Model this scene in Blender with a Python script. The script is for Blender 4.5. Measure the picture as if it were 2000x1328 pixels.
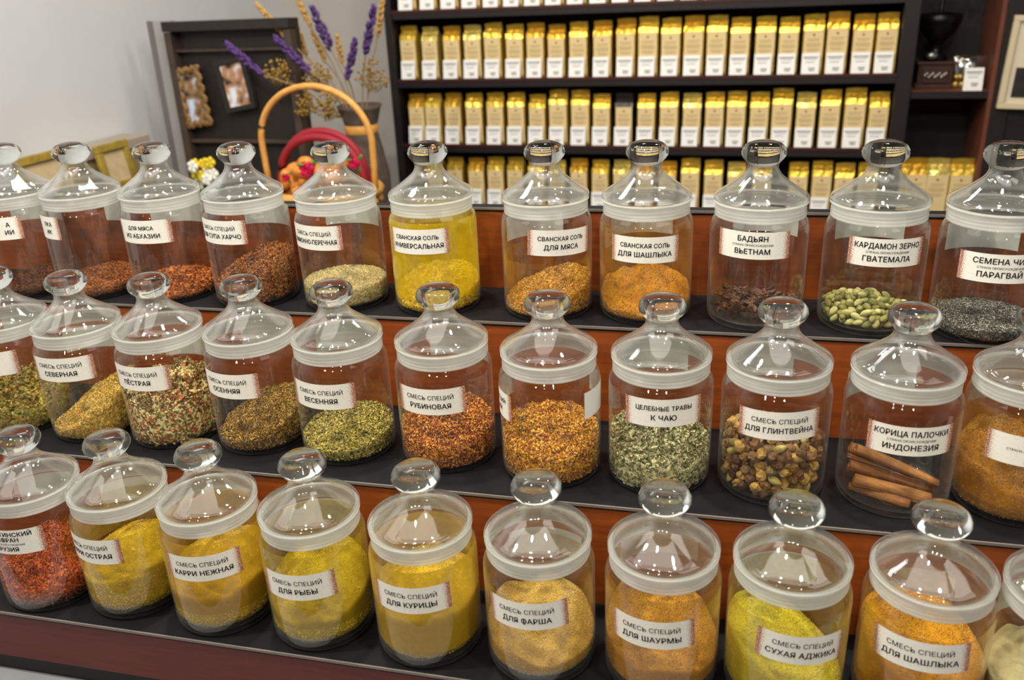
import bpy, bmesh, math, random
import numpy as np
from mathutils import Vector, Matrix
random.seed(7); RNG = np.random.default_rng(11)
PI = math.pi
for _o in list(bpy.data.objects): bpy.data.objects.remove(_o)
S = bpy.context.scene
COL = S.collection
ZB = 1.0                                   # height of the front tread above the floor

# ------------------------------------------------------------------ camera, world, lights, exposure
CAM = np.array([0, 0, 0.61331])
F_PX = 1703.386
CR = np.array([0.97149106, 0.23304366, -0.04354046])
CU = np.array([-0.05064409, 0.38341609, 0.92218614])
CF = np.array([-0.23160375, 0.89369053, -0.38428758])
cam_d = bpy.data.cameras.new('camera'); cam = bpy.data.objects.new('camera', cam_d); COL.objects.link(cam)
cam_d.sensor_width = 36; cam_d.lens = F_PX / 2000 * 36; cam_d.clip_start = .02; cam_d.clip_end = 60
cam.matrix_world = Matrix([[CR[0], CU[0], -CF[0], CAM[0]], [CR[1], CU[1], -CF[1], CAM[1]],
                           [CR[2], CU[2], -CF[2], CAM[2] + ZB], [0, 0, 0, 1]])
cam_d.dof.use_dof = True; cam_d.dof.focus_distance = .95; cam_d.dof.aperture_fstop = 6.2
S.camera = cam
W = bpy.data.worlds.new('world'); S.world = W; W.use_nodes = True
W.node_tree.nodes['Background'].inputs[0].default_value = (1, .95, .88, 1)
W.node_tree.nodes['Background'].inputs[1].default_value = .30

def area(name, loc, to, size, power, color=(1, .95, .87), shape='RECTANGLE', sy=None):
    d = bpy.data.lights.new(name, 'AREA'); d.shape = shape; d.size = size
    if shape == 'RECTANGLE': d.size_y = sy or size
    d.energy = power; d.color = color
    o = bpy.data.objects.new(name, d); COL.objects.link(o)
    o.location = loc
    o.rotation_euler = (Vector(to) - Vector(loc)).to_track_quat('-Z', 'Y').to_euler()
    return o
area('ceiling_panel_or_fill', (-.25, .40, 2.78), (-.25, .8, 1), 1.9, 9, sy=.7)
area('ceiling_panel_or_fill', (-1.6, .2, 2.78), (-.6, .7, 1.1), 1.2, 6, sy=.6)
area('ceiling_panel_or_fill', (1.2, .2, 2.78), (.1, .7, 1.1), 1.2, 6, sy=.6)
for x, y, p in [(-1.05, .38, 44), (-.35, .10, 13), (.40, .30, 24), (-.55, 1.0, 26), (.25, 1.0, 26)]:
    area('ceiling_spot_or_fill', (x, y, 2.75), (x * .6 - .1, .8, 1.1), .07, p, (1, .93, .82), 'DISK')
for x, y, p in [(-1.0, -1.25, 13), (-.22, -1.5, 15), (.62, -1.25, 13)]:
    area('ceiling_spot_or_fill', (x, y, 2.74), (-.25, .85, 1.15), .09, p, (1, .93, .83), 'DISK')
for x, p in [(-1.05, 10), (-.35, 12.5), (.35, 13)]:
    area('ceiling_spot_or_fill', (x, 2.05, 2.7), (x, 3.0, 1.2), .16, p, (1, .9, .76), 'DISK')  # fill lights added to brighten the packets; no lamp is known there
area('ceiling_panel_or_fill', (-1.0, 1.5, 2.75), (-1.8, 2.0, 1.3), .6, 14, (.97, .98, 1), sy=.6)  # fill light added to brighten the left wall; unseen source
S.view_settings.view_transform = 'Standard'; S.view_settings.look = 'None'
S.view_settings.gamma = 1; S.view_settings.use_curve_mapping = False
S.view_settings.exposure = -0.92
S.cycles.max_bounces = 24; S.cycles.transmission_bounces = 14; S.cycles.glossy_bounces = 6
S.cycles.diffuse_bounces = 4; S.cycles.transparent_max_bounces = 64; S.cycles.use_denoising = True
S.cycles.sample_clamp_indirect = 6; S.cycles.adaptive_threshold = .02

# ------------------------------------------------------------------ helpers
def lin(c):
    c = c / 255.0
    return c / 12.92 if c <= .04045 else ((c + .055) / 1.055) ** 2.4
def rgb(r, g, b): return (lin(r), lin(g), lin(b), 1.0)
def new_mat(name):
    m = bpy.data.materials.new(name); m.use_nodes = True; m.node_tree.nodes.clear()
    return m, m.node_tree.nodes, m.node_tree.links
def plain(name, col, rough=.6, metal=0, spec=.4, noise=0, scale=40, bump=0, stretch=None):
    m, N, L = new_mat(name)
    out = N.new('ShaderNodeOutputMaterial'); p = N.new('ShaderNodeBsdfPrincipled'); L.new(p.outputs[0], out.inputs[0])
    p.inputs['Base Color'].default_value = col; p.inputs['Roughness'].default_value = rough
    p.inputs['Metallic'].default_value = metal; p.inputs['Specular IOR Level'].default_value = spec
    if noise or bump:
        tc = N.new('ShaderNodeTexCoord'); mp = N.new('ShaderNodeMapping'); L.new(tc.outputs['Object'], mp.inputs[0])
        mp.inputs['Scale'].default_value = stretch or (1, 1, 1)
        nz = N.new('ShaderNodeTexNoise'); nz.inputs['Scale'].default_value = scale; nz.inputs['Detail'].default_value = 5
        L.new(mp.outputs[0], nz.inputs['Vector'])
        if noise:
            cr = N.new('ShaderNodeValToRGB'); a = [max(0, c * (1 - noise)) for c in col[:3]] + [1]; b = [min(1, c * (1 + noise)) for c in col[:3]] + [1]
            cr.color_ramp.elements[0].color = a; cr.color_ramp.elements[1].color = b
            cr.color_ramp.elements[0].position = .3; cr.color_ramp.elements[1].position = .7
            L.new(nz.outputs[0], cr.inputs[0]); L.new(cr.outputs[0], p.inputs['Base Color'])
        if bump:
            bp = N.new('ShaderNodeBump'); bp.inputs['Strength'].default_value = bump; bp.inputs['Distance'].default_value = .002
            L.new(nz.outputs[0], bp.inputs['Height']); L.new(bp.outputs[0], p.inputs['Normal'])
    return m
def thin_glass(name, tint=(.90, .908, .898), boost=.065, rough=.015, edge=.38, haze=.006):
    """a thin glass wall: clear straight through, mirror like and painted whitish towards its grazing edge"""
    m, N, L = new_mat(name)
    out = N.new('ShaderNodeOutputMaterial'); mx = N.new('ShaderNodeMixShader'); L.new(mx.outputs[0], out.inputs[0])
    t = N.new('ShaderNodeBsdfTransparent'); t.inputs[0].default_value = tint + (1,)
    g = N.new('ShaderNodeBsdfGlossy'); g.inputs['Roughness'].default_value = rough; g.inputs[0].default_value = (1, 1, 1, 1)
    lw = N.new('ShaderNodeLayerWeight'); lw.inputs[0].default_value = .5
    pw = N.new('ShaderNodeMath'); pw.operation = 'POWER'; pw.inputs[1].default_value = 4
    ma = N.new('ShaderNodeMath'); ma.operation = 'MULTIPLY_ADD'; ma.inputs[1].default_value = .9; ma.inputs[2].default_value = boost
    L.new(lw.outputs['Facing'], pw.inputs[0]); L.new(pw.outputs[0], ma.inputs[0]); L.new(ma.outputs[0], mx.inputs[0])
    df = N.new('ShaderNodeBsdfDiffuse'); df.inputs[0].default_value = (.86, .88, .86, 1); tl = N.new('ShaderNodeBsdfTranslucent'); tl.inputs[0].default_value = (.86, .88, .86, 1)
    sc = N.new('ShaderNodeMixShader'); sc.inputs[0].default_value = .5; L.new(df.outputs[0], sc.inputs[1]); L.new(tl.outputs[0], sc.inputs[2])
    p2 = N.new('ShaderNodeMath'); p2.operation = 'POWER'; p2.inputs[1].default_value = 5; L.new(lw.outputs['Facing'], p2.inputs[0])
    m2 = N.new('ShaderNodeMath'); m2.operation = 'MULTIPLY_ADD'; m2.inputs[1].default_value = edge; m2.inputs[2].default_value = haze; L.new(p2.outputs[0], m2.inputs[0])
    hz = N.new('ShaderNodeMixShader'); L.new(m2.outputs[0], hz.inputs[0]); L.new(t.outputs[0], hz.inputs[1]); L.new(sc.outputs[0], hz.inputs[2])  # pale haze painted in for the refraction and reflections of thick glass
    L.new(hz.outputs[0], mx.inputs[1]); L.new(g.outputs[0], mx.inputs[2])
    return m
def solid_glass(name):
    m, N, L = new_mat(name)
    out = N.new('ShaderNodeOutputMaterial'); g = N.new('ShaderNodeBsdfGlass'); L.new(g.outputs[0], out.inputs[0])
    g.inputs['IOR'].default_value = 1.46; g.inputs['Roughness'].default_value = .0; g.inputs[0].default_value = (.97, .985, .975, 1)
    return m
def milky(name, col, clear):
    m, N, L = new_mat(name)
    out = N.new('ShaderNodeOutputMaterial'); p = N.new('ShaderNodeBsdfPrincipled'); p.inputs['Base Color'].default_value = col; p.inputs['Roughness'].default_value = .3
    tl = N.new('ShaderNodeBsdfTranslucent'); tl.inputs[0].default_value = col
    a = N.new('ShaderNodeMixShader'); a.inputs[0].default_value = .35; L.new(p.outputs[0], a.inputs[1]); L.new(tl.outputs[0], a.inputs[2])
    t = N.new('ShaderNodeBsdfTransparent'); b = N.new('ShaderNodeMixShader'); b.inputs[0].default_value = clear
    L.new(a.outputs[0], b.inputs[1]); L.new(t.outputs[0], b.inputs[2]); L.new(b.outputs[0], out.inputs[0])
    return m
def ramp_mat(name, cols, rough=.75, scale=420, spec=.25):
    """granules: every loose grain takes one colour of the mix, the mass under them a noise of the same colours"""
    m, N, L = new_mat(name)
    out = N.new('ShaderNodeOutputMaterial'); p = N.new('ShaderNodeBsdfPrincipled'); L.new(p.outputs[0], out.inputs[0])
    p.inputs['Roughness'].default_value = rough; p.inputs['Specular IOR Level'].default_value = spec
    ge = N.new('ShaderNodeNewGeometry'); tc = N.new('ShaderNodeTexCoord')
    vo = N.new('ShaderNodeTexVoronoi'); vo.inputs['Scale'].default_value = scale; L.new(tc.outputs['Object'], vo.inputs['Vector'])
    nz = N.new('ShaderNodeSeparateColor'); L.new(vo.outputs['Color'], nz.inputs[0])
    ad = N.new('ShaderNodeMath'); ad.operation = 'ADD'; L.new(ge.outputs['Random Per Island'], ad.inputs[0])
    ml = N.new('ShaderNodeMath'); ml.operation = 'MULTIPLY'; ml.inputs[1].default_value = 1.0; L.new(nz.outputs[0], ml.inputs[0])
    L.new(ml.outputs[0], ad.inputs[1])
    fr = N.new('ShaderNodeMath'); fr.operation = 'FRACT'; L.new(ad.outputs[0], fr.inputs[0])
    cr = N.new('ShaderNodeValToRGB'); cr.color_ramp.interpolation = 'CONSTANT'
    e = cr.color_ramp.elements; n = len(cols)
    e[0].position = 0; e[0].color = cols[0]; e[1].position = 1.0 / n; e[1].color = cols[1]
    for i in range(2, n):
        k = e.new(i / n); k.color = cols[i]
    L.new(fr.outputs[0], cr.inputs[0]); L.new(cr.outputs[0], p.inputs['Base Color'])
    return m
def powder_mat(name, col, col2=None, scale=60):
    m, N, L = new_mat(name)
    out = N.new('ShaderNodeOutputMaterial'); p = N.new('ShaderNodeBsdfPrincipled'); L.new(p.outputs[0], out.inputs[0])
    p.inputs['Roughness'].default_value = .95; p.inputs['Specular IOR Level'].default_value = .1
    tc = N.new('ShaderNodeTexCoord'); nz = N.new('ShaderNodeTexNoise'); nz.inputs['Scale'].default_value = scale; nz.inputs['Detail'].default_value = 8; nz.inputs['Roughness'].default_value = .7
    L.new(tc.outputs['Object'], nz.inputs['Vector'])
    cr = N.new('ShaderNodeValToRGB'); cr.color_ramp.elements[0].position = .35; cr.color_ramp.elements[1].position = .65
    cr.color_ramp.elements[0].color = col2 or tuple(c * .72 for c in col[:3]) + (1,); cr.color_ramp.elements[1].color = col
    L.new(nz.outputs[0], cr.inputs[0]); L.new(cr.outputs[0], p.inputs['Base Color'])
    n2 = N.new('ShaderNodeTexNoise'); n2.inputs['Scale'].default_value = 420; n2.inputs['Detail'].default_value = 6; L.new(tc.outputs['Object'], n2.inputs['Vector'])
    bp = N.new('ShaderNodeBump'); bp.inputs['Strength'].default_value = .8; bp.inputs['Distance'].default_value = .0016
    L.new(n2.outputs[0], bp.inputs['Height']); L.new(bp.outputs[0], p.inputs['Normal'])
    return m
def film_mat(name, col, cover):
    m, N, L = new_mat(name)
    out = N.new('ShaderNodeOutputMaterial'); mx = N.new('ShaderNodeMixShader'); L.new(mx.outputs[0], out.inputs[0])
    t = N.new('ShaderNodeBsdfTransparent'); d = N.new('ShaderNodeBsdfDiffuse'); tl = N.new('ShaderNodeBsdfTranslucent')
    d.inputs[0].default_value = col; tl.inputs[0].default_value = col
    a = N.new('ShaderNodeMixShader'); a.inputs[0].default_value = .5; L.new(d.outputs[0], a.inputs[1]); L.new(tl.outputs[0], a.inputs[2])
    tc = N.new('ShaderNodeTexCoord'); nz = N.new('ShaderNodeTexNoise'); nz.inputs['Scale'].default_value = 38; nz.inputs['Detail'].default_value = 9; nz.inputs['Roughness'].default_value = .7
    L.new(tc.outputs['Object'], nz.inputs['Vector'])
    mr = N.new('ShaderNodeMapRange'); mr.inputs[1].default_value = .3; mr.inputs[2].default_value = .7
    mr.inputs[3].default_value = max(0, cover - .28); mr.inputs[4].default_value = min(1, cover + .22)
    L.new(nz.outputs[0], mr.inputs[0]); L.new(mr.outputs[0], mx.inputs[0]); L.new(t.outputs[0], mx.inputs[1]); L.new(a.outputs[0], mx.inputs[2])
    return m
def label_mat():
    """white paper with a rust red crumble printed at both short ends (u runs along the label)"""
    m, N, L = new_mat('spice_label_paper')
    out = N.new('ShaderNodeOutputMaterial'); p = N.new('ShaderNodeBsdfPrincipled'); L.new(p.outputs[0], out.inputs[0]); p.inputs['Roughness'].default_value = .55
    uv = N.new('ShaderNodeUVMap'); sx = N.new('ShaderNodeSeparateXYZ'); L.new(uv.outputs[0], sx.inputs[0])
    ab = N.new('ShaderNodeMath'); ab.operation = 'SUBTRACT'; ab.inputs[1].default_value = .5; L.new(sx.outputs[0], ab.inputs[0])
    a2 = N.new('ShaderNodeMath'); a2.operation = 'ABSOLUTE'; L.new(ab.outputs[0], a2.inputs[0])
    mr = N.new('ShaderNodeMapRange'); mr.inputs[1].default_value = .27; mr.inputs[2].default_value = .47; mr.inputs[3].default_value = -.50; mr.inputs[4].default_value = .10
    L.new(a2.outputs[0], mr.inputs[0])
    mp = N.new('ShaderNodeMapping'); mp.inputs['Scale'].default_value = (105, 40, 1); L.new(uv.outputs[0], mp.inputs[0])
    nz = N.new('ShaderNodeTexNoise'); nz.inputs['Scale'].default_value = 1; nz.inputs['Detail'].default_value = 3; L.new(mp.outputs[0], nz.inputs['Vector'])
    s = N.new('ShaderNodeMath'); s.operation = 'ADD'; L.new(nz.outputs[0], s.inputs[0]); L.new(mr.outputs[0], s.inputs[1])
    gt = N.new('ShaderNodeMapRange'); gt.inputs[1].default_value = .51; gt.inputs[2].default_value = .55; L.new(s.outputs[0], gt.inputs[0])
    n2 = N.new('ShaderNodeTexNoise'); n2.inputs['Scale'].default_value = .5; L.new(mp.outputs[0], n2.inputs['Vector'])
    cr = N.new('ShaderNodeValToRGB'); cr.color_ramp.elements[0].position = .4; cr.color_ramp.elements[1].position = .62
    cr.color_ramp.elements[0].color = rgb(104, 36, 18); cr.color_ramp.elements[1].color = rgb(190, 104, 58); L.new(n2.outputs[0], cr.inputs[0])
    n3 = N.new('ShaderNodeTexNoise'); n3.inputs['Scale'].default_value = .35; n3.inputs['Detail'].default_value = 4; L.new(mp.outputs[0], n3.inputs['Vector'])
    c3 = N.new('ShaderNodeValToRGB'); c3.color_ramp.elements[0].color = rgb(214, 210, 198); c3.color_ramp.elements[1].color = rgb(234, 232, 223)
    c3.color_ramp.elements[0].position = .30; c3.color_ramp.elements[1].position = .42; L.new(n3.outputs[0], c3.inputs[0])
    mx = N.new('ShaderNodeMix'); mx.data_type = 'RGBA'; L.new(gt.outputs[0], mx.inputs[0]); L.new(c3.outputs[0], mx.inputs[6]); L.new(cr.outputs[0], mx.inputs[7])
    L.new(mx.outputs[2], p.inputs['Base Color'])
    return m

def mesh_obj(name, V, Fs, mats, parent=None, mi=None, smooth=True, uv=None, loc=None):
    me = bpy.data.meshes.new(name); me.from_pydata([tuple(map(float, v)) for v in V], [], Fs)
    for m in (mats if isinstance(mats, (list, tuple)) else [mats]): me.materials.append(m)
    if mi is not None: me.polygons.foreach_set('material_index', mi)
    if smooth: me.polygons.foreach_set('use_smooth', [True] * len(me.polygons))
    if uv is not None:
        lay = me.uv_layers.new(name='UVMap')
        for l in me.loops: lay.data[l.index].uv = uv[l.vertex_index]
    me.update()
    o = bpy.data.objects.new(name, me); COL.objects.link(o)
    if parent is not None: o.parent = parent
    if loc is not None: o.location = loc
    return o
class MB:
    """collects shapes of one part"""
    def __init__(s): s.V = []; s.F = []; s.M = []
    def add(s, V, Fs, m=0):
        b = len(s.V); s.V += [tuple(v) for v in V]; s.F += [tuple(i + b for i in f) for f in Fs]; s.M += [m] * len(Fs); return s
    def box(s, x0, x1, y0, y1, z0, z1, m=0):
        V = [(x, y, z) for z in (z0, z1) for y in (y0, y1) for x in (x0, x1)]
        return s.add(V, [(0, 2, 3, 1), (4, 5, 7, 6), (0, 1, 5, 4), (1, 3, 7, 5), (3, 2, 6, 7), (2, 0, 4, 6)], m)
    def lathe(s, prof, seg=48, m=0, close=False, c=(0, 0, 0)):
        V = []; n = len(prof)
        for r, z in prof:
            for k in range(seg):
                a = 2 * PI * k / seg; V.append((c[0] + r * math.cos(a), c[1] + r * math.sin(a), c[2] + z))
        Fs = []
        rng = n if close else n - 1
        for i in range(rng):
            j = (i + 1) % n
            for k in range(seg):
                l = (k + 1) % seg; Fs.append((i * seg + k, i * seg + l, j * seg + l, j * seg + k))
        return s.add(V, Fs, m)
    def tube(s, pts, rad, seg=8, m=0, cap=True):
        pts = [Vector(p) for p in pts]; n = len(pts); rad = rad if isinstance(rad, (list, tuple)) else [rad] * n
        V = []; Fs = []; up = Vector((0, 0, 1))
        for i, p in enumerate(pts):
            t = (pts[min(i + 1, n - 1)] - pts[max(i - 1, 0)]).normalized()
            a = t.cross(up if abs(t.z) < .95 else Vector((1, 0, 0))).normalized(); b = t.cross(a)
            for k in range(seg):
                w = 2 * PI * k / seg; V.append(p + (a * math.cos(w) + b * math.sin(w)) * rad[i])
        for i in range(n - 1):
            for k in range(seg):
                l = (k + 1) % seg; Fs.append((i * seg + k, i * seg + l, (i + 1) * seg + l, (i + 1) * seg + k))
        if cap: Fs += [tuple(range(seg))[::-1], tuple(range((n - 1) * seg, n * seg))]
        return s.add(V, Fs, m)
    def blob(s, c, r, m=0, seg=10, rings=6, rot=None):
        V = []; Fs = []
        R = rot or Matrix.Identity(3)
        for i in range(rings + 1):
            p = PI * i / rings
            for k in range(seg):
                a = 2 * PI * k / seg
                V.append(Vector(c) + R @ Vector((r[0] * math.sin(p) * math.cos(a), r[1] * math.sin(p) * math.sin(a), r[2] * math.cos(p))))
        for i in range(rings):
            for k in range(seg):
                l = (k + 1) % seg; Fs.append((i * seg + k, (i + 1) * seg + k, (i + 1) * seg + l, i * seg + l))
        return s.add(V, Fs, m)
    def obj(s, name, mats, parent=None, smooth=False, bevel=0, loc=None):
        o = mesh_obj(name, s.V, s.F, mats, parent, s.M, smooth, loc=loc)
        bm = bmesh.new(); bm.from_mesh(o.data); bmesh.ops.recalc_face_normals(bm, faces=bm.faces[:]); bm.to_mesh(o.data); bm.free()
        if bevel:
            b = o.modifiers.new('bevel', 'BEVEL'); b.width = bevel; b.segments = 2; b.limit_method = 'ANGLE'
        return o
def tag(o, label, cat, group=None, kind=None):
    o['label'] = label; o['category'] = cat
    if group: o['group'] = group
    if kind: o['kind'] = kind
    return o
def struct(o): o['kind'] = 'structure'; return o
def empty(name, loc, rz=0):
    o = bpy.data.objects.new(name, None); COL.objects.link(o); o.location = loc; o.rotation_euler = (0, 0, rz); o.empty_display_size = .02
    return o
def dup(root, loc, rz=0):
    r = root.copy(); COL.objects.link(r); r.location = loc; r.rotation_euler = (0, 0, rz)
    for ch in list(root.children):
        c = ch.copy(); COL.objects.link(c); c.parent = r
        for g in list(ch.children):
            d = g.copy(); COL.objects.link(d); d.parent = c
    return r

# ------------------------------------------------------------------ materials
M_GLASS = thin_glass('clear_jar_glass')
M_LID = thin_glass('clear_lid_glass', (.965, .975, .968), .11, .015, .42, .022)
M_KNOB = solid_glass('solid_knob_glass')
M_SEAL = milky('milky_plastic_seal', rgb(226, 228, 224), .48)
M_LABEL = label_mat()
M_STICK = plain('plain_white_sticker', rgb(222, 222, 216), .6)
M_INK = plain('black_ink', rgb(22, 20, 20), .6)
M_TREAD = plain('charcoal_laminate', rgb(19, 19, 21), .5, spec=.18, noise=.2, scale=30)
M_RISER = plain('cherry_wood_veneer', rgb(138, 66, 22), .4, noise=.22, scale=14, stretch=(1, 6, 14))
M_FRONT = plain('dark_cherry_wood', rgb(92, 34, 24), .42, noise=.2, scale=14, stretch=(1, 6, 14))
M_TRIM = plain('pale_edge_strip', rgb(112, 104, 98), .4)
M_BLACK = plain('black_board', rgb(20, 17, 17), .5)
M_WALL = plain('off_white_wall_paint', rgb(202, 205, 207), .85, noise=.03, scale=3)
M_FLOOR = plain('grey_floor_tile', rgb(120, 115, 108), .5, noise=.1, scale=3)
M_COUNTER = plain('light_grey_counter', rgb(128, 130, 134), .5, noise=.05)

# ------------------------------------------------------------------ setting
YC, YB, YA = .6614, .8124, .9650            # jar rows
ZC, ZBR, ZA, ZT = 0.0, .12308, .24314, .3485
def box_struct(name, mat, *b):
    return struct(MB().box(*b).obj(name, mat))
box_struct('floor', M_FLOOR, -4.5, 3.2, -3.0, 4.2, -.05, 0)

# ------------------------------------------------------------------ counter and stepped stand
g = empty('shop_counter', (-.3, .8, 0)); tag(g, 'light grey counter carrying the stepped stand of spice jars', 'counter')
def P_(mb, name, mat, root, **k):                 # a part given in world coordinates under a root
    o = mb.obj(name, mat, root, **k); o.matrix_parent_inverse = Matrix.Translation(-root.location); return o
P_(MB().box(-1.45, .85, .44, 1.30, ZB - .125, ZB - .088), 'countertop', M_COUNTER, g, bevel=.003)
P_(MB().box(-1.42, .82, .50, 1.27, 0, ZB - .125), 'counter_body', plain('counter_body_grey', rgb(120, 118, 116), .6), g)
X0, X1 = -1.38, .78
st = empty('display_stand', (-.3, .9, ZB - .088)); tag(st, 'stepped cherry wood stand with charcoal treads under three rows of jars', 'display stand')
for z, y0, y1, nm in [(ZC, .606, .737, 'c'), (ZBR, .735, .914, 'b'), (ZA, .912, 1.032, 'a'), (ZT, 1.030, 1.048, 't')]:
    P_(MB().box(X0, X1, y0, y1, ZB + z - .005, ZB + z), 'tread', M_TREAD, st)
    P_(MB().box(X0, X1, y0 - .0016, y0, ZB + z - .0024, ZB + z + .0004), 'edge_strip', M_TRIM, st)
for y, z0, z1 in [(.7355, ZC, ZBR - .005), (.9125, ZBR, ZA - .005), (1.0305, ZA, ZT - .005)]:
    P_(MB().box(X0, X1, y, y + .018, ZB + z0, ZB + z1), 'riser', M_RISER, st)
P_(MB().box(X0, X1, .6065, .626, ZB - .064, ZB - .005), 'front_board', M_FRONT, st, bevel=.001)
P_(MB().box(X0, X1, .612, .64, ZB - .088, ZB - .064), 'plinth', M_BLACK, st)
P_(MB().box(X0, X1, 1.0486, 1.060, ZB - .088, ZB + ZT - .005), 'back_board', M_FRONT, st)
for x in (X0, X1 - .018):
    V = []; prof = [(.626, -.088), (1.0485, -.088), (1.0485, ZT - .005), (1.0303, ZT - .005), (1.0303, ZA - .005), (.9305, ZA - .005), (.9305, ZBR - .005), (.7535, ZBR - .005), (.7535, -.005), (.626, -.005)]
    V = [(x, y, ZB + z) for y, z in prof] + [(x + .018, y, ZB + z) for y, z in prof]; n = len(prof)
    m = MB().add(V, [tuple(range(n))[::-1], tuple(range(n, 2 * n))] + [(i, (i + 1) % n, n + (i + 1) % n, n + i) for i in range(n)])
    P_(m, 'side_panel', M_FRONT, st)

# ------------------------------------------------------------------ glass jars
RJ = .0528
BODY = [(.0, .0030), (.030, .0022), (.0420, .0010), (.0462, .0), (.0490, .0009), (.0510, .0032), (.0522, .0066), (.0526, .0105), (RJ, .016), (RJ, .062), (RJ, .103),
        (.0525, .1085), (.0515, .1125), (.0498, .1158), (.0480, .1183), (.0468, .121), (.0464, .125), (.0464, .1335), (.0446, .1338), (.0446, .122)]
FOOT = [(.0, .0050), (.034, .0050), (.0462, .0052), (.0500, .0074), (.0518, .0120), (.0524, .020)]
LID = [(.0440, .1357), (.0488, .1357), (.0500, .1368), (.0503, .1386), (.0500, .1402), (.0489, .1418), (.0464, .1437), (.0422, .1463), (.0376, .1493), (.0331, .1525), (.0287, .1557), (.0248, .1588), (.0213, .1618), (.0187, .1648), (.0170, .1678), (.0162, .1704), (.0160, .1726), (.0165, .1746), (.0176, .1761)]
LIDIN = [(.0440, .1357), (.0462, .1382), (.0458, .1408), (.0440, .1428), (.0402, .1453), (.0358, .1482), (.0314, .1513), (.0271, .1544), (.0234, .1574), (.0200, .1604), (.0172, .1636), (.0152, .1670), (.0142, .1697), (.0138, .1718), (.0140, .1734)]
KNOB = [(.0, .1712), (.0060, .1715), (.0110, .1725), (.0148, .1742), (.0181, .1768), (.0208, .1798), (.0229, .1830), (.0235, .1865), (.0227, .1902), (.0203, .1936), (.0163, .1963), (.0110, .1981), (.0055, .1990), (.0, .1992)]
SEAL = [(.0466, .1192), (.0481, .1194), (.0487, .1206), (.0480, .1220), (.0480, .1228), (.0487, .1241), (.0480, .1255), (.0480, .1263), (.0487, .1276), (.0480, .1291), (.0480, .1300), (.0487, .1315), (.0488, .1330), (.0499, .1336), (.0499, .1354), (.0448, .1354), (.0448, .1340), (.0466, .1338)]
def lathe_mesh(name, profs, mat, close=False, seg=64):
    mb = MB()
    for p in profs: mb.lathe(p, seg, close=close)
    o = mb.obj(name, mat, None, smooth=True); return o
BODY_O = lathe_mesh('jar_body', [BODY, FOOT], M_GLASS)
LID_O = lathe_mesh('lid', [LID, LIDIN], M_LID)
KNOB_O = lathe_mesh('knob', [KNOB], M_KNOB)
bm = bmesh.new(); bm.from_mesh(KNOB_O.data); bmesh.ops.remove_doubles(bm, verts=bm.verts[:], dist=1e-5); bmesh.ops.recalc_face_normals(bm, faces=bm.faces[:]); bm.to_mesh(KNOB_O.data); bm.free()
SEAL_O = lathe_mesh('seal_ring', [SEAL], M_SEAL, close=True)
PROTO = {'jar_body': BODY_O.data, 'lid': LID_O.data, 'knob': KNOB_O.data, 'seal_ring': SEAL_O.data}
for o in (BODY_O, LID_O, KNOB_O, SEAL_O): bpy.data.objects.remove(o)
def put(name, me, parent):
    o = bpy.data.objects.new(name, me); COL.objects.link(o); o.parent = parent; return o
def wrap(u, v, th, zc, tilt, R):
    c, s = math.cos(tilt), math.sin(tilt); a = th + (u * c - v * s) / R
    return (R * math.sin(a), -R * math.cos(a), zc + u * s + v * c)
LW, LH = .0795, .0295
def sheet(name, mat, parent, th, zc, tilt, R, w=LW, h=LH, nu=20, nv=3):
    V = []; UV = []
    for j in range(nv):
        for i in range(nu):
            u, v = (i / (nu - 1) - .5) * w, (j / (nv - 1) - .5) * h
            V.append(wrap(u, v, th, zc, tilt, R)); UV.append((i / (nu - 1), j / (nv - 1)))
    Fs = [(j * nu + i, j * nu + i + 1, (j + 1) * nu + i + 1, (j + 1) * nu + i) for j in range(nv - 1) for i in range(nu - 1)]
    return mesh_obj(name, V, Fs, mat, parent, uv=UV)
def text_mesh(txt, size, bold, raw=False):
    """flat letters; bold strokes by setting the same letters a hair to each side"""
    src = txt; txt = txt.replace('Ф', 'О')
    def measure(t_):
        V_ = text_mesh(t_, size, bold, True); return V_[:, 0].min(), V_[:, 0].max()
    cu = bpy.data.curves.new('lettering', 'FONT'); cu.body = txt; cu.size = size; cu.align_x = 'LEFT'; cu.align_y = 'CENTER'; cu.resolution_u = 3
    cu.space_character = 1.0 + bold * 1.2
    o = bpy.data.objects.new('lettering', cu); COL.objects.link(o)
    bpy.context.view_layer.update()
    me = bpy.data.meshes.new_from_object(o.evaluated_get(bpy.context.evaluated_depsgraph_get()))
    V0 = np.array([v.co for v in me.vertices]).reshape(-1, 3); F0 = [tuple(p.vertices) for p in me.polygons]
    bpy.data.objects.remove(o); bpy.data.curves.remove(cu); bpy.data.meshes.remove(me)
    if raw: return V0
    for k, ch in enumerate(src):
        if ch == 'Ф':
            w_ = measure('О')[1] - measure('О')[0]; xm = measure(src[:k].replace('Ф', 'О') + 'О')[1] - measure(src.replace('Ф', 'О'))[0]
            x0_ = V0[:, 0].min() + xm - w_ / 2; y1, y0_ = V0[:, 1].max(), V0[:, 1].min(); hw = size * .055
            n = len(V0); V0 = np.concatenate([V0, [[x0_ - hw, y0_, 0], [x0_ + hw, y0_, 0], [x0_ + hw, y1, 0], [x0_ - hw, y1, 0]]]); F0.append((n, n + 1, n + 2, n + 3))
    b = size * bold; V, Fs = [], []
    for dx_, dy_ in ((-b, 0), (b, 0), (0, b * .7), (0, -b * .7)):
        n = len(V) * len(V0); V.append(V0 + [dx_, dy_, 0]); Fs += [tuple(i + n for i in f) for f in F0]
    return np.concatenate(V), Fs
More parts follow.
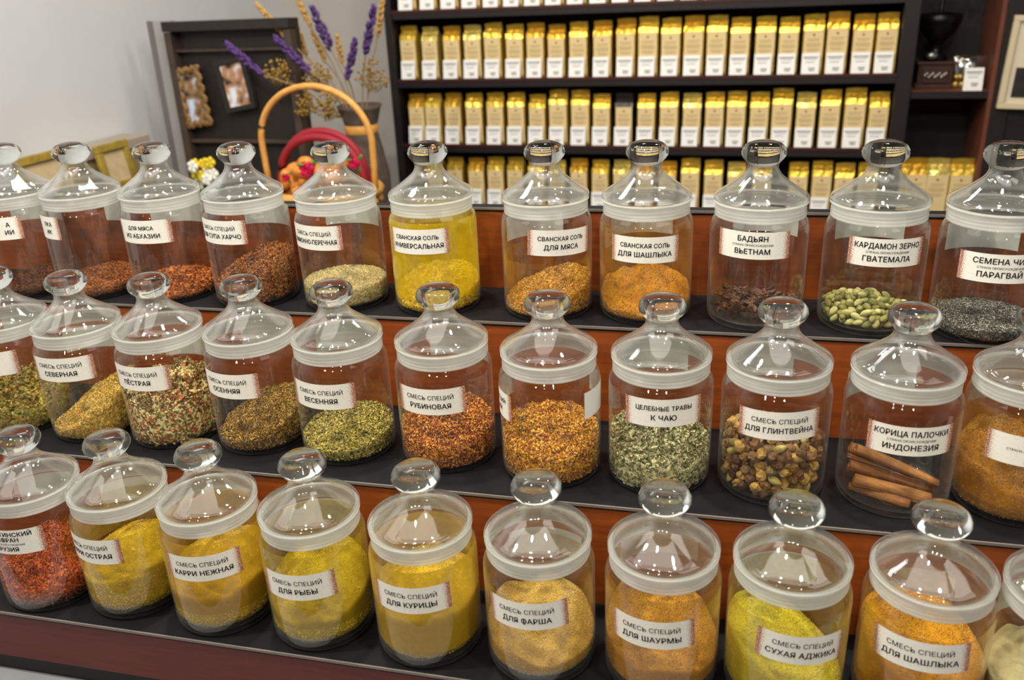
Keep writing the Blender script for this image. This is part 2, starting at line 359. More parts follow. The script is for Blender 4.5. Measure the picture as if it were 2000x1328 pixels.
def lettering(lines, parent, th, zc, tilt, R, dx=0):
    """lines: (text, v of its middle, cap size, bold, widest)"""
    mb = MB()
    for txt, v0, size, bold, wmax in lines:
        V, Fs = text_mesh(txt, size, bold)
        if len(V) == 0: continue
        w = V[:, 0].max() - V[:, 0].min(); k = min(1, wmax / w)
        mid = (V[:, 0].max() + V[:, 0].min()) / 2
        mb.add([wrap((p[0] - mid) * k + dx, p[1] + v0, th, zc, tilt, R) for p in V], Fs)
    return mesh_obj('lettering', mb.V, mb.F, M_INK, parent, smooth=False)
SM = 'СМЕСЬ СПЕЦИЙ'; ORI = 'СТРАНА ПРОИСХОЖДЕНИЯ'
def two(b, a=SM): 
    return [(a, .0047, .0066, .004 if a == SM else .022, .056), (b, -.0053, .0076, .022, .066)]
def three(a, b):
    return [(a, .0070, .0078, .022, .067), (ORI, .0004, .0031, .004, .050), (b, -.0068, .0078, .022, .058)]
D = math.radians
# name: x, y, z, label angle, label height, tilt, lines, sticker angle, sticker height, jar label
JARS = {
 'A1': (-.9266, .9588, ZA, 2.4, .0976, 0, [('А', .0047, .0078, .022, .06), ('ИИ', -.0053, .0078, .022, .06)], 190, .099, 'spice jar cut by the photo edge at the left end of the back row'),
 'A2': (-.8247, .9645, ZA, -41, .0992, 0, [('ЛКА', .0047, .0074, .02, .06), ('ИК', -.0053, .0074, .02, .06)], 150, .097, 'spice jar in the back row whose label is turned left, only its end showing'),
 'A3': (-.7074, .9662, ZA, -.3, .0967, 0, two('ИЗ АБХАЗИИ', 'ДЛЯ МЯСА'), 192, .098, 'spice jar in the back row labelled ДЛЯ МЯСА ИЗ АБХАЗИИ'),
 'A4': (-.5882, .9651, ZA, -14.8, .0990, 0, two('ДЛЯ СУПА ХАРЧО'), 171, .098, 'spice jar in the back row labelled ДЛЯ СУПА ХАРЧО'),
 'A5': (-.4640, .9668, ZA, -15.2, .0945, 0, two('ЛИМОННО-ПЕРЕЧНАЯ'), 180, .1, 'spice jar in the back row labelled ЛИМОННО-ПЕРЕЧНАЯ'),
 'A6': (-.3419, .9677, ZA, -4.9, .0928, 1.0, two('УНИВЕРСАЛЬНАЯ', 'СВАНСКАЯ СОЛЬ'), 188, .104, 'spice jar coated yellow inside, labelled СВАНСКАЯ СОЛЬ УНИВЕРСАЛЬНАЯ'),
 'A7': (-.2031, .9682, ZA, 30.5, .0941, -2.7, two('ДЛЯ МЯСА', 'СВАНСКАЯ СОЛЬ'), 212, .091, 'spice jar in the back row labelled СВАНСКАЯ СОЛЬ ДЛЯ МЯСА'),
 'A8': (-.0881, .9709, ZA, 4.0, .0892, -.8, two('ДЛЯ ШАШЛЫКА', 'СВАНСКАЯ СОЛЬ'), 192, .095, 'spice jar in the back row labelled СВАНСКАЯ СОЛЬ ДЛЯ ШАШЛЫКА'),
 'A9': (.0356, .9683, ZA, -8.2, .0981, 0, three('БАДЬЯН', 'ВЬЕТНАМ'), 168, .1, 'spice jar of star anise labelled БАДЬЯН ВЬЕТНАМ'),
 'A10': (.1566, .9682, ZA, 5.6, .0938, -.9, three('КАРДАМОН ЗЕРНО', 'ГВАТЕМАЛА'), 181, .096, 'spice jar of green pods labelled КАРДАМОН ЗЕРНО ГВАТЕМАЛА'),
 'A11': (.2694, .9573, ZA, -4.8, .0839, 0, three('СЕМЕНА ЧИА', 'ПАРАГВАЙ'), 181, .09, 'spice jar at the right end of the back row labelled СЕМЕНА ЧИА ПАРАГВАЙ'),
 'B1': (-.8473, .8122, ZBR, 7.3, .0957, 0, [], 185, .11, 'spice jar cut by the photo edge at the left end of the middle row'),
 'B2': (-.7414, .8098, ZBR, 8.6, .0970, 0, two('СЕВЕРНАЯ'), 199, .097, 'spice jar in the middle row labelled СМЕСЬ СПЕЦИЙ СЕВЕРНАЯ'),
 'B3': (-.6329, .8122, ZBR, -3, .0919, 0, two('ПЁСТРАЯ'), 172, .092, 'spice jar of coarse flakes labelled СМЕСЬ СПЕЦИЙ ПЁСТРАЯ'),
 'B4': (-.5194, .8168, ZBR, -8.6, .0880, 0, two('ОСЕННЯЯ'), 179, .112, 'spice jar in the middle row labelled СМЕСЬ СПЕЦИЙ ОСЕННЯЯ'),
 'B5': (-.4084, .8118, ZBR, -3.7, .0861, 0, two('ВЕСЕННЯЯ'), 191, .112, 'spice jar in the middle row labelled СМЕСЬ СПЕЦИЙ ВЕСЕННЯЯ'),
 'B6': (-.2893, .8157, ZBR, -.6, .0870, 1.5, two('РУБИНОВАЯ'), 171, .111, 'spice jar in the middle row labelled СМЕСЬ СПЕЦИЙ РУБИНОВАЯ'),
 'B7': (-.1702, .8042, ZBR, -79, .0858, 0, [('СПЕЦИЙ', .0047, .0066, .01, .03), ('ИЙ', -.0053, .0072, .02, .06)], 95, .09, 'spice jar of golden orange mix, its label turned away to the left'),
 'B8': (-.0563, .8095, ZBR, 8.2, .0959, .6, two('К ЧАЮ', 'ЦЕЛЕБНЫЕ ТРАВЫ'), 195, .112, 'spice jar of grey green leaves labelled ЦЕЛЕБНЫЕ ТРАВЫ К ЧАЮ'),
 'B9': (.0567, .8096, ZBR, 1.9, .0909, 1.6, two('ДЛЯ ГЛИНТВЕЙНА'), 203, .110, 'spice jar of brown chunks labelled ДЛЯ ГЛИНТВЕЙНА'),
 'B10': (.1724, .8088, ZBR, 1.9, .0851, .3, three('КОРИЦА ПАЛОЧКИ', 'ИНДОНЕЗИЯ'), 201, .102, 'spice jar of cinnamon sticks labelled КОРИЦА ПАЛОЧКИ ИНДОНЕЗИЯ'),
 'B11': (.2805, .8124, ZBR, -5.8, .0803, 0, [('К', .0070, .0078, .022, .067), (ORI, .0004, .0031, .004, .050), ('ТУ', -.0068, .0078, .022, .058)], 190, .1, 'spice jar of tan powder cut by the photo edge, beside the cinnamon jar'),
 'C1': (-.7153, .6599, ZC, 4.1, .0935, 0, [('ИМЕРЕТИНСКИЙ', .0092, .0068, .022, .064), ('ШАФРАН', .0026, .0068, .022, .05), (ORI, -.0030, .0029, .004, .046), ('ГРУЗИЯ', -.0088, .0068, .022, .05)], 197, .1, 'spice jar of orange threads labelled ИМЕРЕТИНСКИЙ ШАФРАН'),
 'C2': (-.6110, .6674, ZC, -12, .0888, 0, two('КАРРИ ОСТРАЯ'), 199, .1, 'spice jar in the front row labelled КАРРИ ОСТРАЯ'),
 'C3': (-.5009, .6617, ZC, 16.6, .0874, .5, two('КАРРИ НЕЖНАЯ'), 206, .104, 'spice jar in the front row labelled КАРРИ НЕЖНАЯ'),
 'C4': (-.3871, .6616, ZC, 3.3, .0806, 2.2, two('ДЛЯ РЫБЫ'), 197, .099, 'spice jar in the front row labelled ДЛЯ РЫБЫ'),
 'C5': (-.2703, .6601, ZC, 3.2, .0838, 1.9, two('ДЛЯ КУРИЦЫ'), 181, .09, 'spice jar in the front row labelled ДЛЯ КУРИЦЫ'),
 'C6': (-.1550, .6595, ZC, -2.1, .0833, 3.6, two('ДЛЯ ФАРША'), 183, .092, 'spice jar in the front row labelled ДЛЯ ФАРША'),
 'C7': (-.0398, .6609, ZC, -6.8, .0792, 3.0, two('ДЛЯ ШАУРМЫ'), 189, .105, 'spice jar in the front row labelled ДЛЯ ШАУРМЫ'),
 'C8': (.0707, .6622, ZC, 11.7, .0810, -3.0, two('СУХАЯ АДЖИКА'), 192, .09, 'spice jar in the front row labelled СУХАЯ АДЖИКА'),
 'C9': (.1847, .6667, ZC, -14.6, .0862, 4.0, two('ДЛЯ ШАШЛЫКА'), 186, .083, 'spice jar in the front row labelled СМЕСЬ СПЕЦИЙ ДЛЯ ШАШЛЫКА'),
 'C10': (.2885, .6614, ZC, 100, .085, 0, [], 185, .09, 'pale spice jar cut off at the right end of the front row'),
}
JP = {}
for k, (x, y, z, th, zl, tilt, lines, ths, zs, lab) in JARS.items():
    r = empty('spice_jar', (x, y, ZB + z)); tag(r, lab, 'jar', 'glass spice jars on the stepped stand'); JP[k] = Vector((x, y, ZB + z))
    put('jar_body', PROTO['jar_body'], r); put('seal_ring', PROTO['seal_ring'], r)
    l = put('lid', PROTO['lid'], r); put('knob', PROTO['knob'], l)
    f = sheet('paper_label', M_LABEL, r, D(th), zl, D(tilt), RJ + .0003)
    dx = {'A1': .024, 'A2': .021, 'B7': .016}.get(k, 0)
    if lines: lettering(lines, f, D(th), zl, D(tilt), RJ + .0006, dx)
    sheet('back_sticker', M_STICK, r, D(ths), zs, 0, RJ + .0003)
# ------------------------------------------------------------------ what the jars hold
R0 = .0512; ZBASE = .0056
CORNER = .0095
def rad_at(z):
    d = z - ZBASE; c = CORNER
    return R0 if d >= c else R0 - c + math.sqrt(max(0, c * c - (c - d) ** 2))
def rotmats(n, flat=None):
    q = RNG.normal(size=(n, 4)); q /= np.linalg.norm(q, axis=1)[:, None]; w, x, y, z = q.T
    return np.stack([np.stack([1 - 2 * (y * y + z * z), 2 * (x * y - z * w), 2 * (x * z + y * w)], -1),
                     np.stack([2 * (x * y + z * w), 1 - 2 * (x * x + z * z), 2 * (y * z - x * w)], -1),
                     np.stack([2 * (x * z - y * w), 2 * (y * z + x * w), 1 - 2 * (x * x + y * y)], -1)], 1)
OCT = (np.array([[1, 0, 0], [-1, 0, 0], [0, 1, 0], [0, -1, 0], [0, 0, 1], [0, 0, -1.]]),
       np.array([[0, 2, 4], [2, 1, 4], [1, 3, 4], [3, 0, 4], [2, 0, 5], [1, 2, 5], [3, 1, 5], [0, 3, 5]]))
LEAF = (np.array([[-1, 0, 0], [-.35, .55, .18], [-.3, -.5, .1], [.4, .5, -.1], [.3, -.55, .22], [1, .1, .05]]),
        np.array([[0, 2, 1], [1, 2, 4], [1, 4, 3], [3, 4, 5]]))
def thread_shape():
    V = []; F = []
    for i in range(5):
        t = i / 4 * 2 - 1; w = .07 * (1 - abs(t) * .5)
        for k in range(3):
            a = 2 * PI * k / 3; V.append([t, .35 * t * t + w * math.cos(a), .18 * math.sin(t * 2.5) + w * math.sin(a)])
    for i in range(4):
        for k in range(3):
            l = (k + 1) % 3; F += [[i * 3 + k, i * 3 + l, i * 3 + 3 + l], [i * 3 + k, i * 3 + 3 + l, i * 3 + 3 + k]]
    return np.array(V), np.array(F)
THREAD = thread_shape()
def fast_mesh(name, V, quads, tris, nmat_base):
    me = bpy.data.meshes.new(name); nq, nt = len(quads), len(tris)
    me.vertices.add(len(V)); me.vertices.foreach_set('co', V.astype(np.float32).ravel())
    me.loops.add(nq * 4 + nt * 3)
    me.loops.foreach_set('vertex_index', np.concatenate([quads.ravel(), tris.ravel()]).astype(np.int32))
    me.polygons.add(nq + nt)
    st_ = np.concatenate([np.arange(nq) * 4, nq * 4 + np.arange(nt) * 3]).astype(np.int32)
    me.polygons.foreach_set('loop_start', st_)
    me.polygons.foreach_set('use_smooth', np.concatenate([np.ones(nq, bool), np.zeros(nt, bool)]))
    me.polygons.foreach_set('material_index', np.concatenate([np.zeros(nq, np.int32), np.ones(nt, np.int32)]))
    me.update(calc_edges=True); me.validate()
    return me
def lumps(seed, amp, freq):
    rg = np.random.default_rng(seed); ks = rg.normal(size=(14, 2)) * freq; ph = rg.uniform(0, 6.28, 14); am = rg.uniform(.4, 1, 14)
    return lambda x, y: amp * sum(a * np.sin(k[0] * x + k[1] * y + p) for k, p, a in zip(ks, ph, am)) / 3.2
def heap(jar, name, label, cat, h, sx=0, sy=0, mound=None, rough=.0012, freq=160, base=None, grains=None, film=None, seed=None):
    """a mass of spice filling the jar's foot; h height at the axis, sx/sy slopes, grains (shape, size, count, material)"""
    global ZBASE, CORNER
    ZBASE, CORNER = (.0076, .0130) if jar[0] == 'C' else (.0054, .0070)
    lp = lumps(seed or sum(map(ord, jar)), rough, freq)
    def H(x, y):
        z = h + sx * x + sy * y + lp(x, y)
        if mound:
            for (a, mx, my, s) in mound: z = z + a * np.exp(-((x - mx) ** 2 + (y - my) ** 2) / (2 * s * s))
        return np.maximum(z, ZBASE + .0045)
    nr, na, ns = 26, 72, 9
    V = [(0, 0, float(H(np.array(0.), np.array(0.))))]; ang = np.linspace(0, 2 * PI, na, endpoint=False)
    def rtop(a):
        z = float(H(np.array(R0 * math.cos(a)), np.array(R0 * math.sin(a)))); return rad_at(z), z
    edge = [rtop(a) for a in ang]
    for i in range(1, nr + 1):
        for k, a in enumerate(ang):
            r = edge[k][0] * i / nr; x, y = r * math.cos(a), r * math.sin(a)
            V.append((x, y, float(H(np.array(x), np.array(y)))))
    for j in range(1, ns + 1):
        for k, a in enumerate(ang):
            z = ZBASE + (V[1 + (nr - 1) * na + k][2] - ZBASE) * (1 - j / ns) ** 1.3
            r = rad_at(z); V.append((r * math.cos(a), r * math.sin(a), z))
    V.append((0, 0, ZBASE))
    quads = []; tris = []
    for i in range(nr + ns - 1):
        for k in range(na):
            l = (k + 1) % na; b = 1 + i * na; quads.append((b + k, b + na + k, b + na + l, b + l))
    for k in range(na):
        l = (k + 1) % na; tris.append((0, 1 + k, 1 + l)); b = 1 + (nr + ns - 1) * na; tris.append((b + k, len(V) - 1, b + l))
    V = np.array(V); quads = np.array(quads); T = [np.array(tris)]; VV = [V]; nv = len(V)
    tri_m0 = len(tris)
    mats = [base, base]
    if grains:
        (shape, size, count, gm) = grains; mats = [base or gm, gm]
        if base is None: mats[0] = gm
        nt = int(count * .55); a = RNG.uniform(0, 2 * PI, nt); r = R0 * np.sqrt(RNG.uniform(0, 1, nt)) * .985
        x, y = r * np.cos(a), r * np.sin(a); z = H(x, y) + RNG.uniform(-.3, .5, nt) * size
        rr = np.array([rad_at(v) for v in z]); k = np.minimum(1, (rr - size * .2) / np.maximum(r, 1e-6)); x, y = x * k, y * k
        na2 = count - nt; a2 = RNG.uniform(0, 2 * PI, na2); top = H(R0 * np.cos(a2), R0 * np.sin(a2))
        z2 = ZBASE + (top - ZBASE) * RNG.uniform(0, 1, na2); r2 = np.array([rad_at(v) for v in z2]) - size * .35
        P = np.concatenate([np.stack([x, y, z], 1), np.stack([r2 * np.cos(a2), r2 * np.sin(a2), z2], 1)])
        n = len(P); bv, bf = shape
        sc = size * RNG.uniform(.55, 1.3, (n, 1, 1)) * RNG.uniform(.75, 1.25, (n, 1, 3))
        gv = np.einsum('nij,nkj->nki', rotmats(n), bv[None] * sc) + P[:, None]
        rad = np.hypot(gv[..., 0], gv[..., 1]); k = np.minimum(1, .0517 / np.maximum(rad, 1e-6)); gv[..., 0] *= k; gv[..., 1] *= k
        gv[..., 2] = np.maximum(gv[..., 2], ZBASE)
        VV.append(gv.reshape(-1, 3)); T.append((bf[None] + (np.arange(n) * len(bv))[:, None, None]).reshape(-1, 3) + nv)
    tr = np.concatenate(T)
    me = fast_mesh(name, np.concatenate(VV), quads, tr, 0)
    for m in mats: me.materials.append(m)
    o = bpy.data.objects.new(name, me); COL.objects.link(o); o.location = JP[jar]
    tag(o, label, cat, 'spices heaped in the jars', 'stuff')
    if film:
        mat, z0, z1 = film
        mb = MB(); mb.lathe([(.0520, z0), (.0521, (z0 + z1) / 2), (.0521, min(z1, .104))] + ([(.0503, .1135)] if z1 > .11 else []), 64)
        f = mb.obj('powder_film', mat, o, smooth=True)
    return o
def C3(*cs): return [rgb(*c) for c in cs]
rm = ramp_mat
m_darkchili = rm('dark_chili_mix', C3((64, 34, 20), (96, 50, 24), (38, 22, 15), (124, 70, 32), (72, 38, 20)))
m_redmix = rm('red_brown_mix', C3((130, 70, 30), (88, 44, 20), (176, 108, 50), (58, 30, 16), (146, 80, 34)))
m_orange = rm('orange_red_flakes', C3((176, 92, 36), (136, 62, 24), (204, 128, 58), (90, 42, 18)))
m_harcho = rm('brown_gold_seed_mix', C3((136, 76, 30), (80, 40, 20), (188, 122, 54), (50, 26, 16), (156, 92, 36), (100, 42, 20)))
m_beige = rm('beige_crystals', C3((196, 176, 118), (168, 150, 96), (216, 200, 150), (140, 124, 78), (182, 162, 104)))
m_yelgran = rm('yellow_salt_grains', C3((222, 190, 20), (196, 150, 24), (236, 210, 60), (160, 110, 24), (210, 176, 12)))
m_golden = rm('golden_brown_grains', C3((200, 148, 54), (160, 104, 36), (222, 178, 88), (120, 72, 26), (186, 130, 44)))
m_chia = rm('chia_seeds', C3((58, 56, 52), (110, 106, 98), (40, 38, 36), (170, 164, 150), (84, 80, 74)))
m_herb1 = rm('green_yellow_herb_mix', C3((120, 116, 48), (176, 160, 70), (84, 86, 34), (190, 120, 44), (150, 140, 58), (206, 192, 110)))
m_herb2 = rm('yellow_green_grain_mix', C3((206, 176, 76), (176, 142, 52), (228, 204, 116), (130, 100, 36), (190, 126, 46), (160, 132, 56)))
m_motley = rm('motley_vegetable_flakes', C3((224, 206, 140), (112, 100, 52), (150, 96, 48), (240, 228, 180), (166, 146, 76), (84, 68, 38), (206, 84, 40), (206, 186, 110), (120, 84, 42), (232, 214, 150)))
m_autumn = rm('autumn_brown_gold_mix', C3((146, 106, 42), (92, 64, 28), (194, 156, 74), (52, 38, 20), (120, 86, 36)))
m_spring = rm('spring_green_gold_mix', C3((168, 150, 66), (100, 92, 40), (210, 194, 106), (58, 54, 28), (146, 126, 52)))
m_ruby = rm('ruby_red_gold_mix', C3((176, 100, 40), (106, 48, 22), (226, 164, 76), (126, 50, 24), (76, 34, 18), (200, 130, 52)))
m_gold = rm('golden_orange_mix', C3((206, 148, 44), (160, 92, 30), (236, 186, 76), (130, 64, 24), (186, 124, 38), (96, 66, 28)))
m_tea = rm('grey_green_tea_leaves', C3((168, 162, 116), (118, 116, 76), (206, 198, 150), (88, 88, 56), (216, 208, 160)), .8)
m_wine = rm('spice_crumbs', C3((84, 52, 28), (54, 34, 20), (120, 80, 40)))
m_saff = rm('orange_red_threads', C3((196, 90, 34), (160, 62, 22), (222, 130, 56), (110, 40, 18), (180, 76, 28)))
p_yel = powder_mat('curry_yellow_powder', rgb(200, 166, 34), rgb(168, 132, 24))
p_yel2 = powder_mat('mild_curry_powder', rgb(196, 164, 42), rgb(172, 136, 38))
p_olive = powder_mat('olive_yellow_powder', rgb(198, 172, 32), rgb(158, 130, 24))
p_chick = powder_mat('warm_yellow_powder', rgb(204, 174, 46), rgb(178, 146, 34))
p_tan = powder_mat('tan_yellow_powder', rgb(206, 170, 82), rgb(180, 142, 60), 40)
p_oran = powder_mat('orange_powder', rgb(204, 152, 52), rgb(176, 118, 34), 40)
p_lemon = powder_mat('lemon_yellow_powder', rgb(220, 206, 56), rgb(200, 178, 36), 40)
p_deep = powder_mat('deep_orange_powder', rgb(212, 154, 34), rgb(192, 130, 24))
p_gold = powder_mat('golden_powder', rgb(206, 144, 40), rgb(176, 108, 26))
p_cumin = powder_mat('tan_brown_powder', rgb(198, 140, 52), rgb(150, 96, 34), 30)
p_pale = powder_mat('pale_cream_powder', rgb(206, 192, 140))
f_salt = film_mat('yellow_dust_on_glass', rgb(240, 212, 10), .62)
f_gold = film_mat('golden_dust_on_glass', rgb(206, 150, 40), .24)
f_curry = film_mat('curry_dust_on_glass', rgb(216, 172, 24), .62)
f_curry2 = film_mat('thick_curry_dust_on_glass', rgb(224, 190, 40), .74)
f_olive = film_mat('olive_dust_on_glass', rgb(204, 176, 34), .55)
f_tan = film_mat('tan_dust_on_glass', rgb(196, 156, 72), .34)
f_orange = film_mat('orange_dust_on_glass', rgb(200, 150, 56), .45)
f_lemon = film_mat('lemon_dust_on_glass', rgb(206, 180, 50), .36)
f_cumin = film_mat('cumin_dust_on_glass', rgb(190, 138, 60), .34)
g_yel = rm('yel_grains', C3((226, 190, 44), (196, 152, 30), (240, 214, 90), (206, 170, 34)))
g_olive = rm('olive_grains', C3((220, 192, 50), (186, 152, 34), (234, 214, 90), (200, 170, 40)))
g_chick = rm('chick_grains', C3((222, 184, 60), (200, 156, 44), (238, 206, 96), (210, 168, 50)))
g_tan = rm('tan_grains', C3((212, 178, 98), (178, 142, 70), (230, 204, 140), (192, 158, 82)))
g_oran = rm('oran_grains', C3((206, 154, 60), (176, 118, 40), (226, 186, 96), (150, 96, 32)))
g_lemon = rm('lemon_grains', C3((224, 210, 66), (200, 178, 40), (236, 226, 110), (190, 164, 50)))
g_deep = rm('deep_grains', C3((214, 156, 44), (192, 128, 30), (230, 182, 76), (170, 108, 28)))
g_cumin = rm('cumin_grains', C3((204, 150, 66), (160, 104, 40), (224, 180, 100), (130, 84, 34)))
G, LF, TH = OCT, LEAF, THREAD
heap('A1', 'ground_pepper_mix', 'dark red brown spice mix in the jar cut off at the left of the back row', 'spice', .015, .1, .1, grains=(G, .0016, 2600, m_darkchili))
heap('A2', 'ground_chili_mix', 'red brown spice mix low in the back row jar with the turned label', 'spice', .017, 0, .1, grains=(G, .0014, 2800, m_redmix))
heap('A3', 'chili_flakes', 'orange red flakes low in the jar labelled ДЛЯ МЯСА ИЗ АБХАЗИИ', 'spice', .016, -.05, .1, grains=(LF, .0022, 2600, m_orange))
heap('A4', 'whole_spice_mix', 'tall sloping brown gold mix in the jar labelled ДЛЯ СУПА ХАРЧО', 'spice', .042, .28, .25, rough=.003, grains=(G, .0019, 3600, m_harcho))
heap('A5', 'spice_crystals', 'level beige crystals in the jar labelled ЛИМОННО-ПЕРЕЧНАЯ', 'spice', .029, 0, 0, rough=.0004, grains=(G, .0010, 5200, m_beige))
heap('A6', 'spiced_salt', 'bright yellow salt in the yellow coated jar of the back row', 'spice', .027, .05, .25, rough=.003, grains=(G, .0013, 3400, m_yelgran), film=(f_salt, .02, .113))
heap('A7', 'spiced_salt', 'golden brown grains sloping up to one side below the label СВАНСКАЯ СОЛЬ ДЛЯ МЯСА', 'spice', .026, .28, .18, rough=.002, grains=(G, .0014, 4200, m_golden), film=(f_gold, .02, .07))
heap('A8', 'spiced_salt', 'golden powder under a dusty haze in the jar labelled ДЛЯ ШАШЛЫКА in the back row', 'spice', .027, -.04, .28, rough=.003, base=p_gold, grains=(G, .0009, 3600, m_golden), film=(f_gold, .02, .113))
heap('A11', 'chia_seeds', 'level grey speckled seeds in the jar labelled СЕМЕНА ЧИА', 'spice', .017, 0, 0, rough=.0004, grains=(G, .0009, 6000, m_chia))
heap('B1', 'dried_herbs', 'green and yellow herb mix in the jar cut off at the left of the middle row', 'spice', .040, -.1, .15, rough=.003, grains=(LF, .0036, 3600, m_herb1))
heap('B2', 'dried_herbs', 'yellow green mix sloping steeply up to one side in the jar labelled СЕВЕРНАЯ', 'spice', .034, .5, .3, rough=.002, grains=(G, .0017, 4200, m_herb2))
heap('B3', 'vegetable_flakes', 'coarse motley flakes, white, red and green, in the jar labelled ПЁСТРАЯ', 'spice', .056, 0, .1, rough=.004, grains=(LF, .0098, 1500, m_motley))
heap('B4', 'dried_herbs', 'brown gold fine mix in the jar labelled ОСЕННЯЯ', 'spice', .031, .28, .25, rough=.002, grains=(G, .0013, 5200, m_autumn))
heap('B5', 'dried_herbs', 'green gold mix in the jar labelled ВЕСЕННЯЯ', 'spice', .025, .05, .1, rough=.002, grains=(G, .0017, 3800, m_spring))
heap('B6', 'dried_berries_mix', 'red and gold mix in the jar labelled РУБИНОВАЯ', 'spice', .040, -.05, .15, mound=[(.008, -.012, 0, .02)], rough=.002, grains=(G, .0019, 4400, m_ruby))
heap('B7', 'spice_mix', 'golden orange mix in the middle row jar with its label turned away', 'spice', .044, -.05, .15, mound=[(.013, -.012, -.005, .018)], rough=.002, grains=(G, .0019, 4400, m_gold))
heap('B8', 'tea_leaves', 'grey green dried leaves in the jar labelled ЦЕЛЕБНЫЕ ТРАВЫ К ЧАЮ', 'spice', .041, -.08, .15, mound=[(.010, -.015, 0, .02)], rough=.003, grains=(LF, .0045, 3600, m_tea))
heap('B11', 'ground_spice', 'tan brown powder piled high in the jar beside the cinnamon jar', 'spice', .048, -.1, .3, mound=[(.012, 0, .01, .02)], rough=.003, base=p_cumin, grains=(G, .0008, 5200, g_cumin), film=(f_cumin, .015, .113))
heap('C1', 'saffron_threads', 'orange red threads heaped in the jar labelled ИМЕРЕТИНСКИЙ ШАФРАН', 'spice', .040, .0, .2, mound=[(.012, 0, -.01, .02)], rough=.004, grains=(TH, .0075, 3000, m_saff))
heap('C2', 'ground_curry', 'deep yellow powder in the jar labelled КАРРИ ОСТРАЯ', 'spice', .055, .1, .1, rough=.002, freq=90, base=p_yel, grains=(G, .0008, 5200, g_yel), film=(f_olive, .055, .106))
heap('C3', 'ground_curry', 'yellow powder in the yellow coated jar labelled КАРРИ НЕЖНАЯ', 'spice', .058, .05, .2, rough=.003, freq=90, base=p_yel2, grains=(G, .0008, 5200, g_chick), film=(f_curry, .03, .113))
heap('C4', 'ground_spice', 'olive yellow powder in the jar labelled ДЛЯ РЫБЫ', 'spice', .053, -.05, .3, rough=.004, freq=110, base=p_olive, grains=(G, .0008, 5200, g_olive), film=(f_olive, .03, .113))
heap('C5', 'ground_spice', 'warm yellow powder in the thickly coated jar labelled ДЛЯ КУРИЦЫ', 'spice', .066, 0, .15, rough=.003, freq=90, base=p_chick, grains=(G, .0008, 5200, g_chick), film=(f_curry2, .02, .113))
heap('C6', 'ground_spice', 'tan yellow powder in soft drifts in the jar labelled ДЛЯ ФАРША', 'spice', .042, -.1, .25, rough=.006, freq=70, base=p_tan, grains=(G, .0008, 5200, g_tan), film=(f_tan, .02, .1))
heap('C7', 'ground_spice', 'orange powder in drifts in the jar labelled ДЛЯ ШАУРМЫ', 'spice', .045, -.2, .25, rough=.006, freq=70, base=p_oran, grains=(G, .0008, 5200, g_oran), film=(f_orange, .02, .113))
heap('C8', 'ground_spice', 'lemon yellow powder piled to one side in the jar labelled СУХАЯ АДЖИКА', 'spice', .046, -.5, .1, mound=[(.012, -.015, -.005, .018)], rough=.004, freq=80, base=p_lemon, grains=(G, .0008, 5200, g_lemon), film=(f_lemon, .02, .106))
heap('C9', 'ground_spice', 'deep orange powder in the front row jar labelled ДЛЯ ШАШЛЫКА', 'spice', .066, -.2, .2, rough=.004, freq=80, base=p_deep, grains=(G, .0008, 5200, g_deep), film=(f_orange, .02, .106))
heap('C10', 'ground_spice', 'pale cream spice in the jar cut off at the right of the front row', 'spice', .05, 0, .1, rough=.003, base=p_pale)

def pack(R, rad, n, hmax, seed, tall=None, zmin=.0056):
    """drop spheres one by one into the jar: lowest free resting place of a few tries"""
    rg = np.random.default_rng(seed); P = []
    for _ in range(n):
        best = None
        for t in range(14):
            a = rg.uniform(0, 2 * PI); r = (R - rad) * math.sqrt(rg.uniform(0, 1)); x, y = r * math.cos(a), r * math.sin(a)
            z = zmin + rad + max(0, (r - (R - rad - .008)) * .5)
            for q in P:
                d2 = (x - q[0]) ** 2 + (y - q[1]) ** 2
                if d2 < 4 * rad * rad: z = max(z, q[2] + math.sqrt(4 * rad * rad - d2))
            s = z + (tall(x, y) if tall else 0)
            if best is None or s < best[0]: best = (s, x, y, z)
        if best[3] < hmax: P.append(best[1:])
    return P
def rot_rand(rg): 
    q = rg.normal(size=4); q /= np.linalg.norm(q); from mathutils import Quaternion; return Quaternion(q.tolist())
# green cardamom pods
m_pod = plain('green_cardamom_skin', rgb(146, 140, 74), .65, noise=.3, scale=300, stretch=(.3, 1, 1), bump=.3)
m_pod2 = plain('pale_cardamom_skin', rgb(190, 184, 116), .65, noise=.25, scale=300, stretch=(.3, 1, 1), bump=.3)
def pod_mesh(l, w, mat):
    mb = MB(); V = []; Fs = []; n, sg = 9, 12
    for i in range(n):
        t = i / (n - 1); x = (t - .5) * l; r = w * (math.sin(PI * min(1, t * 1.02)) ** .62) * (1 - .18 * t) + .0002
        for k in range(sg):
            a = 2 * PI * k / sg; rr = r * (1 + .10 * math.cos(3 * a)); V.append((x, rr * math.cos(a), rr * math.sin(a)))
    for i in range(n - 1):
        for k in range(sg): Fs.append((i * sg + k, i * sg + (k + 1) % sg, (i + 1) * sg + (k + 1) % sg, (i + 1) * sg + k))
    Fs += [tuple(range(sg))[::-1], tuple(range((n - 1) * sg, n * sg))]
    mb.add(V, Fs); o = mb.obj('cardamom_pod', mat, None, smooth=True); me = o.data; bpy.data.objects.remove(o); return me
pods = [pod_mesh(.0130, .0036, m_pod), pod_mesh(.0112, .0033, m_pod2), pod_mesh(.0136, .0037, m_pod2), pod_mesh(.0120, .0036, m_pod)]
rg = np.random.default_rng(4)
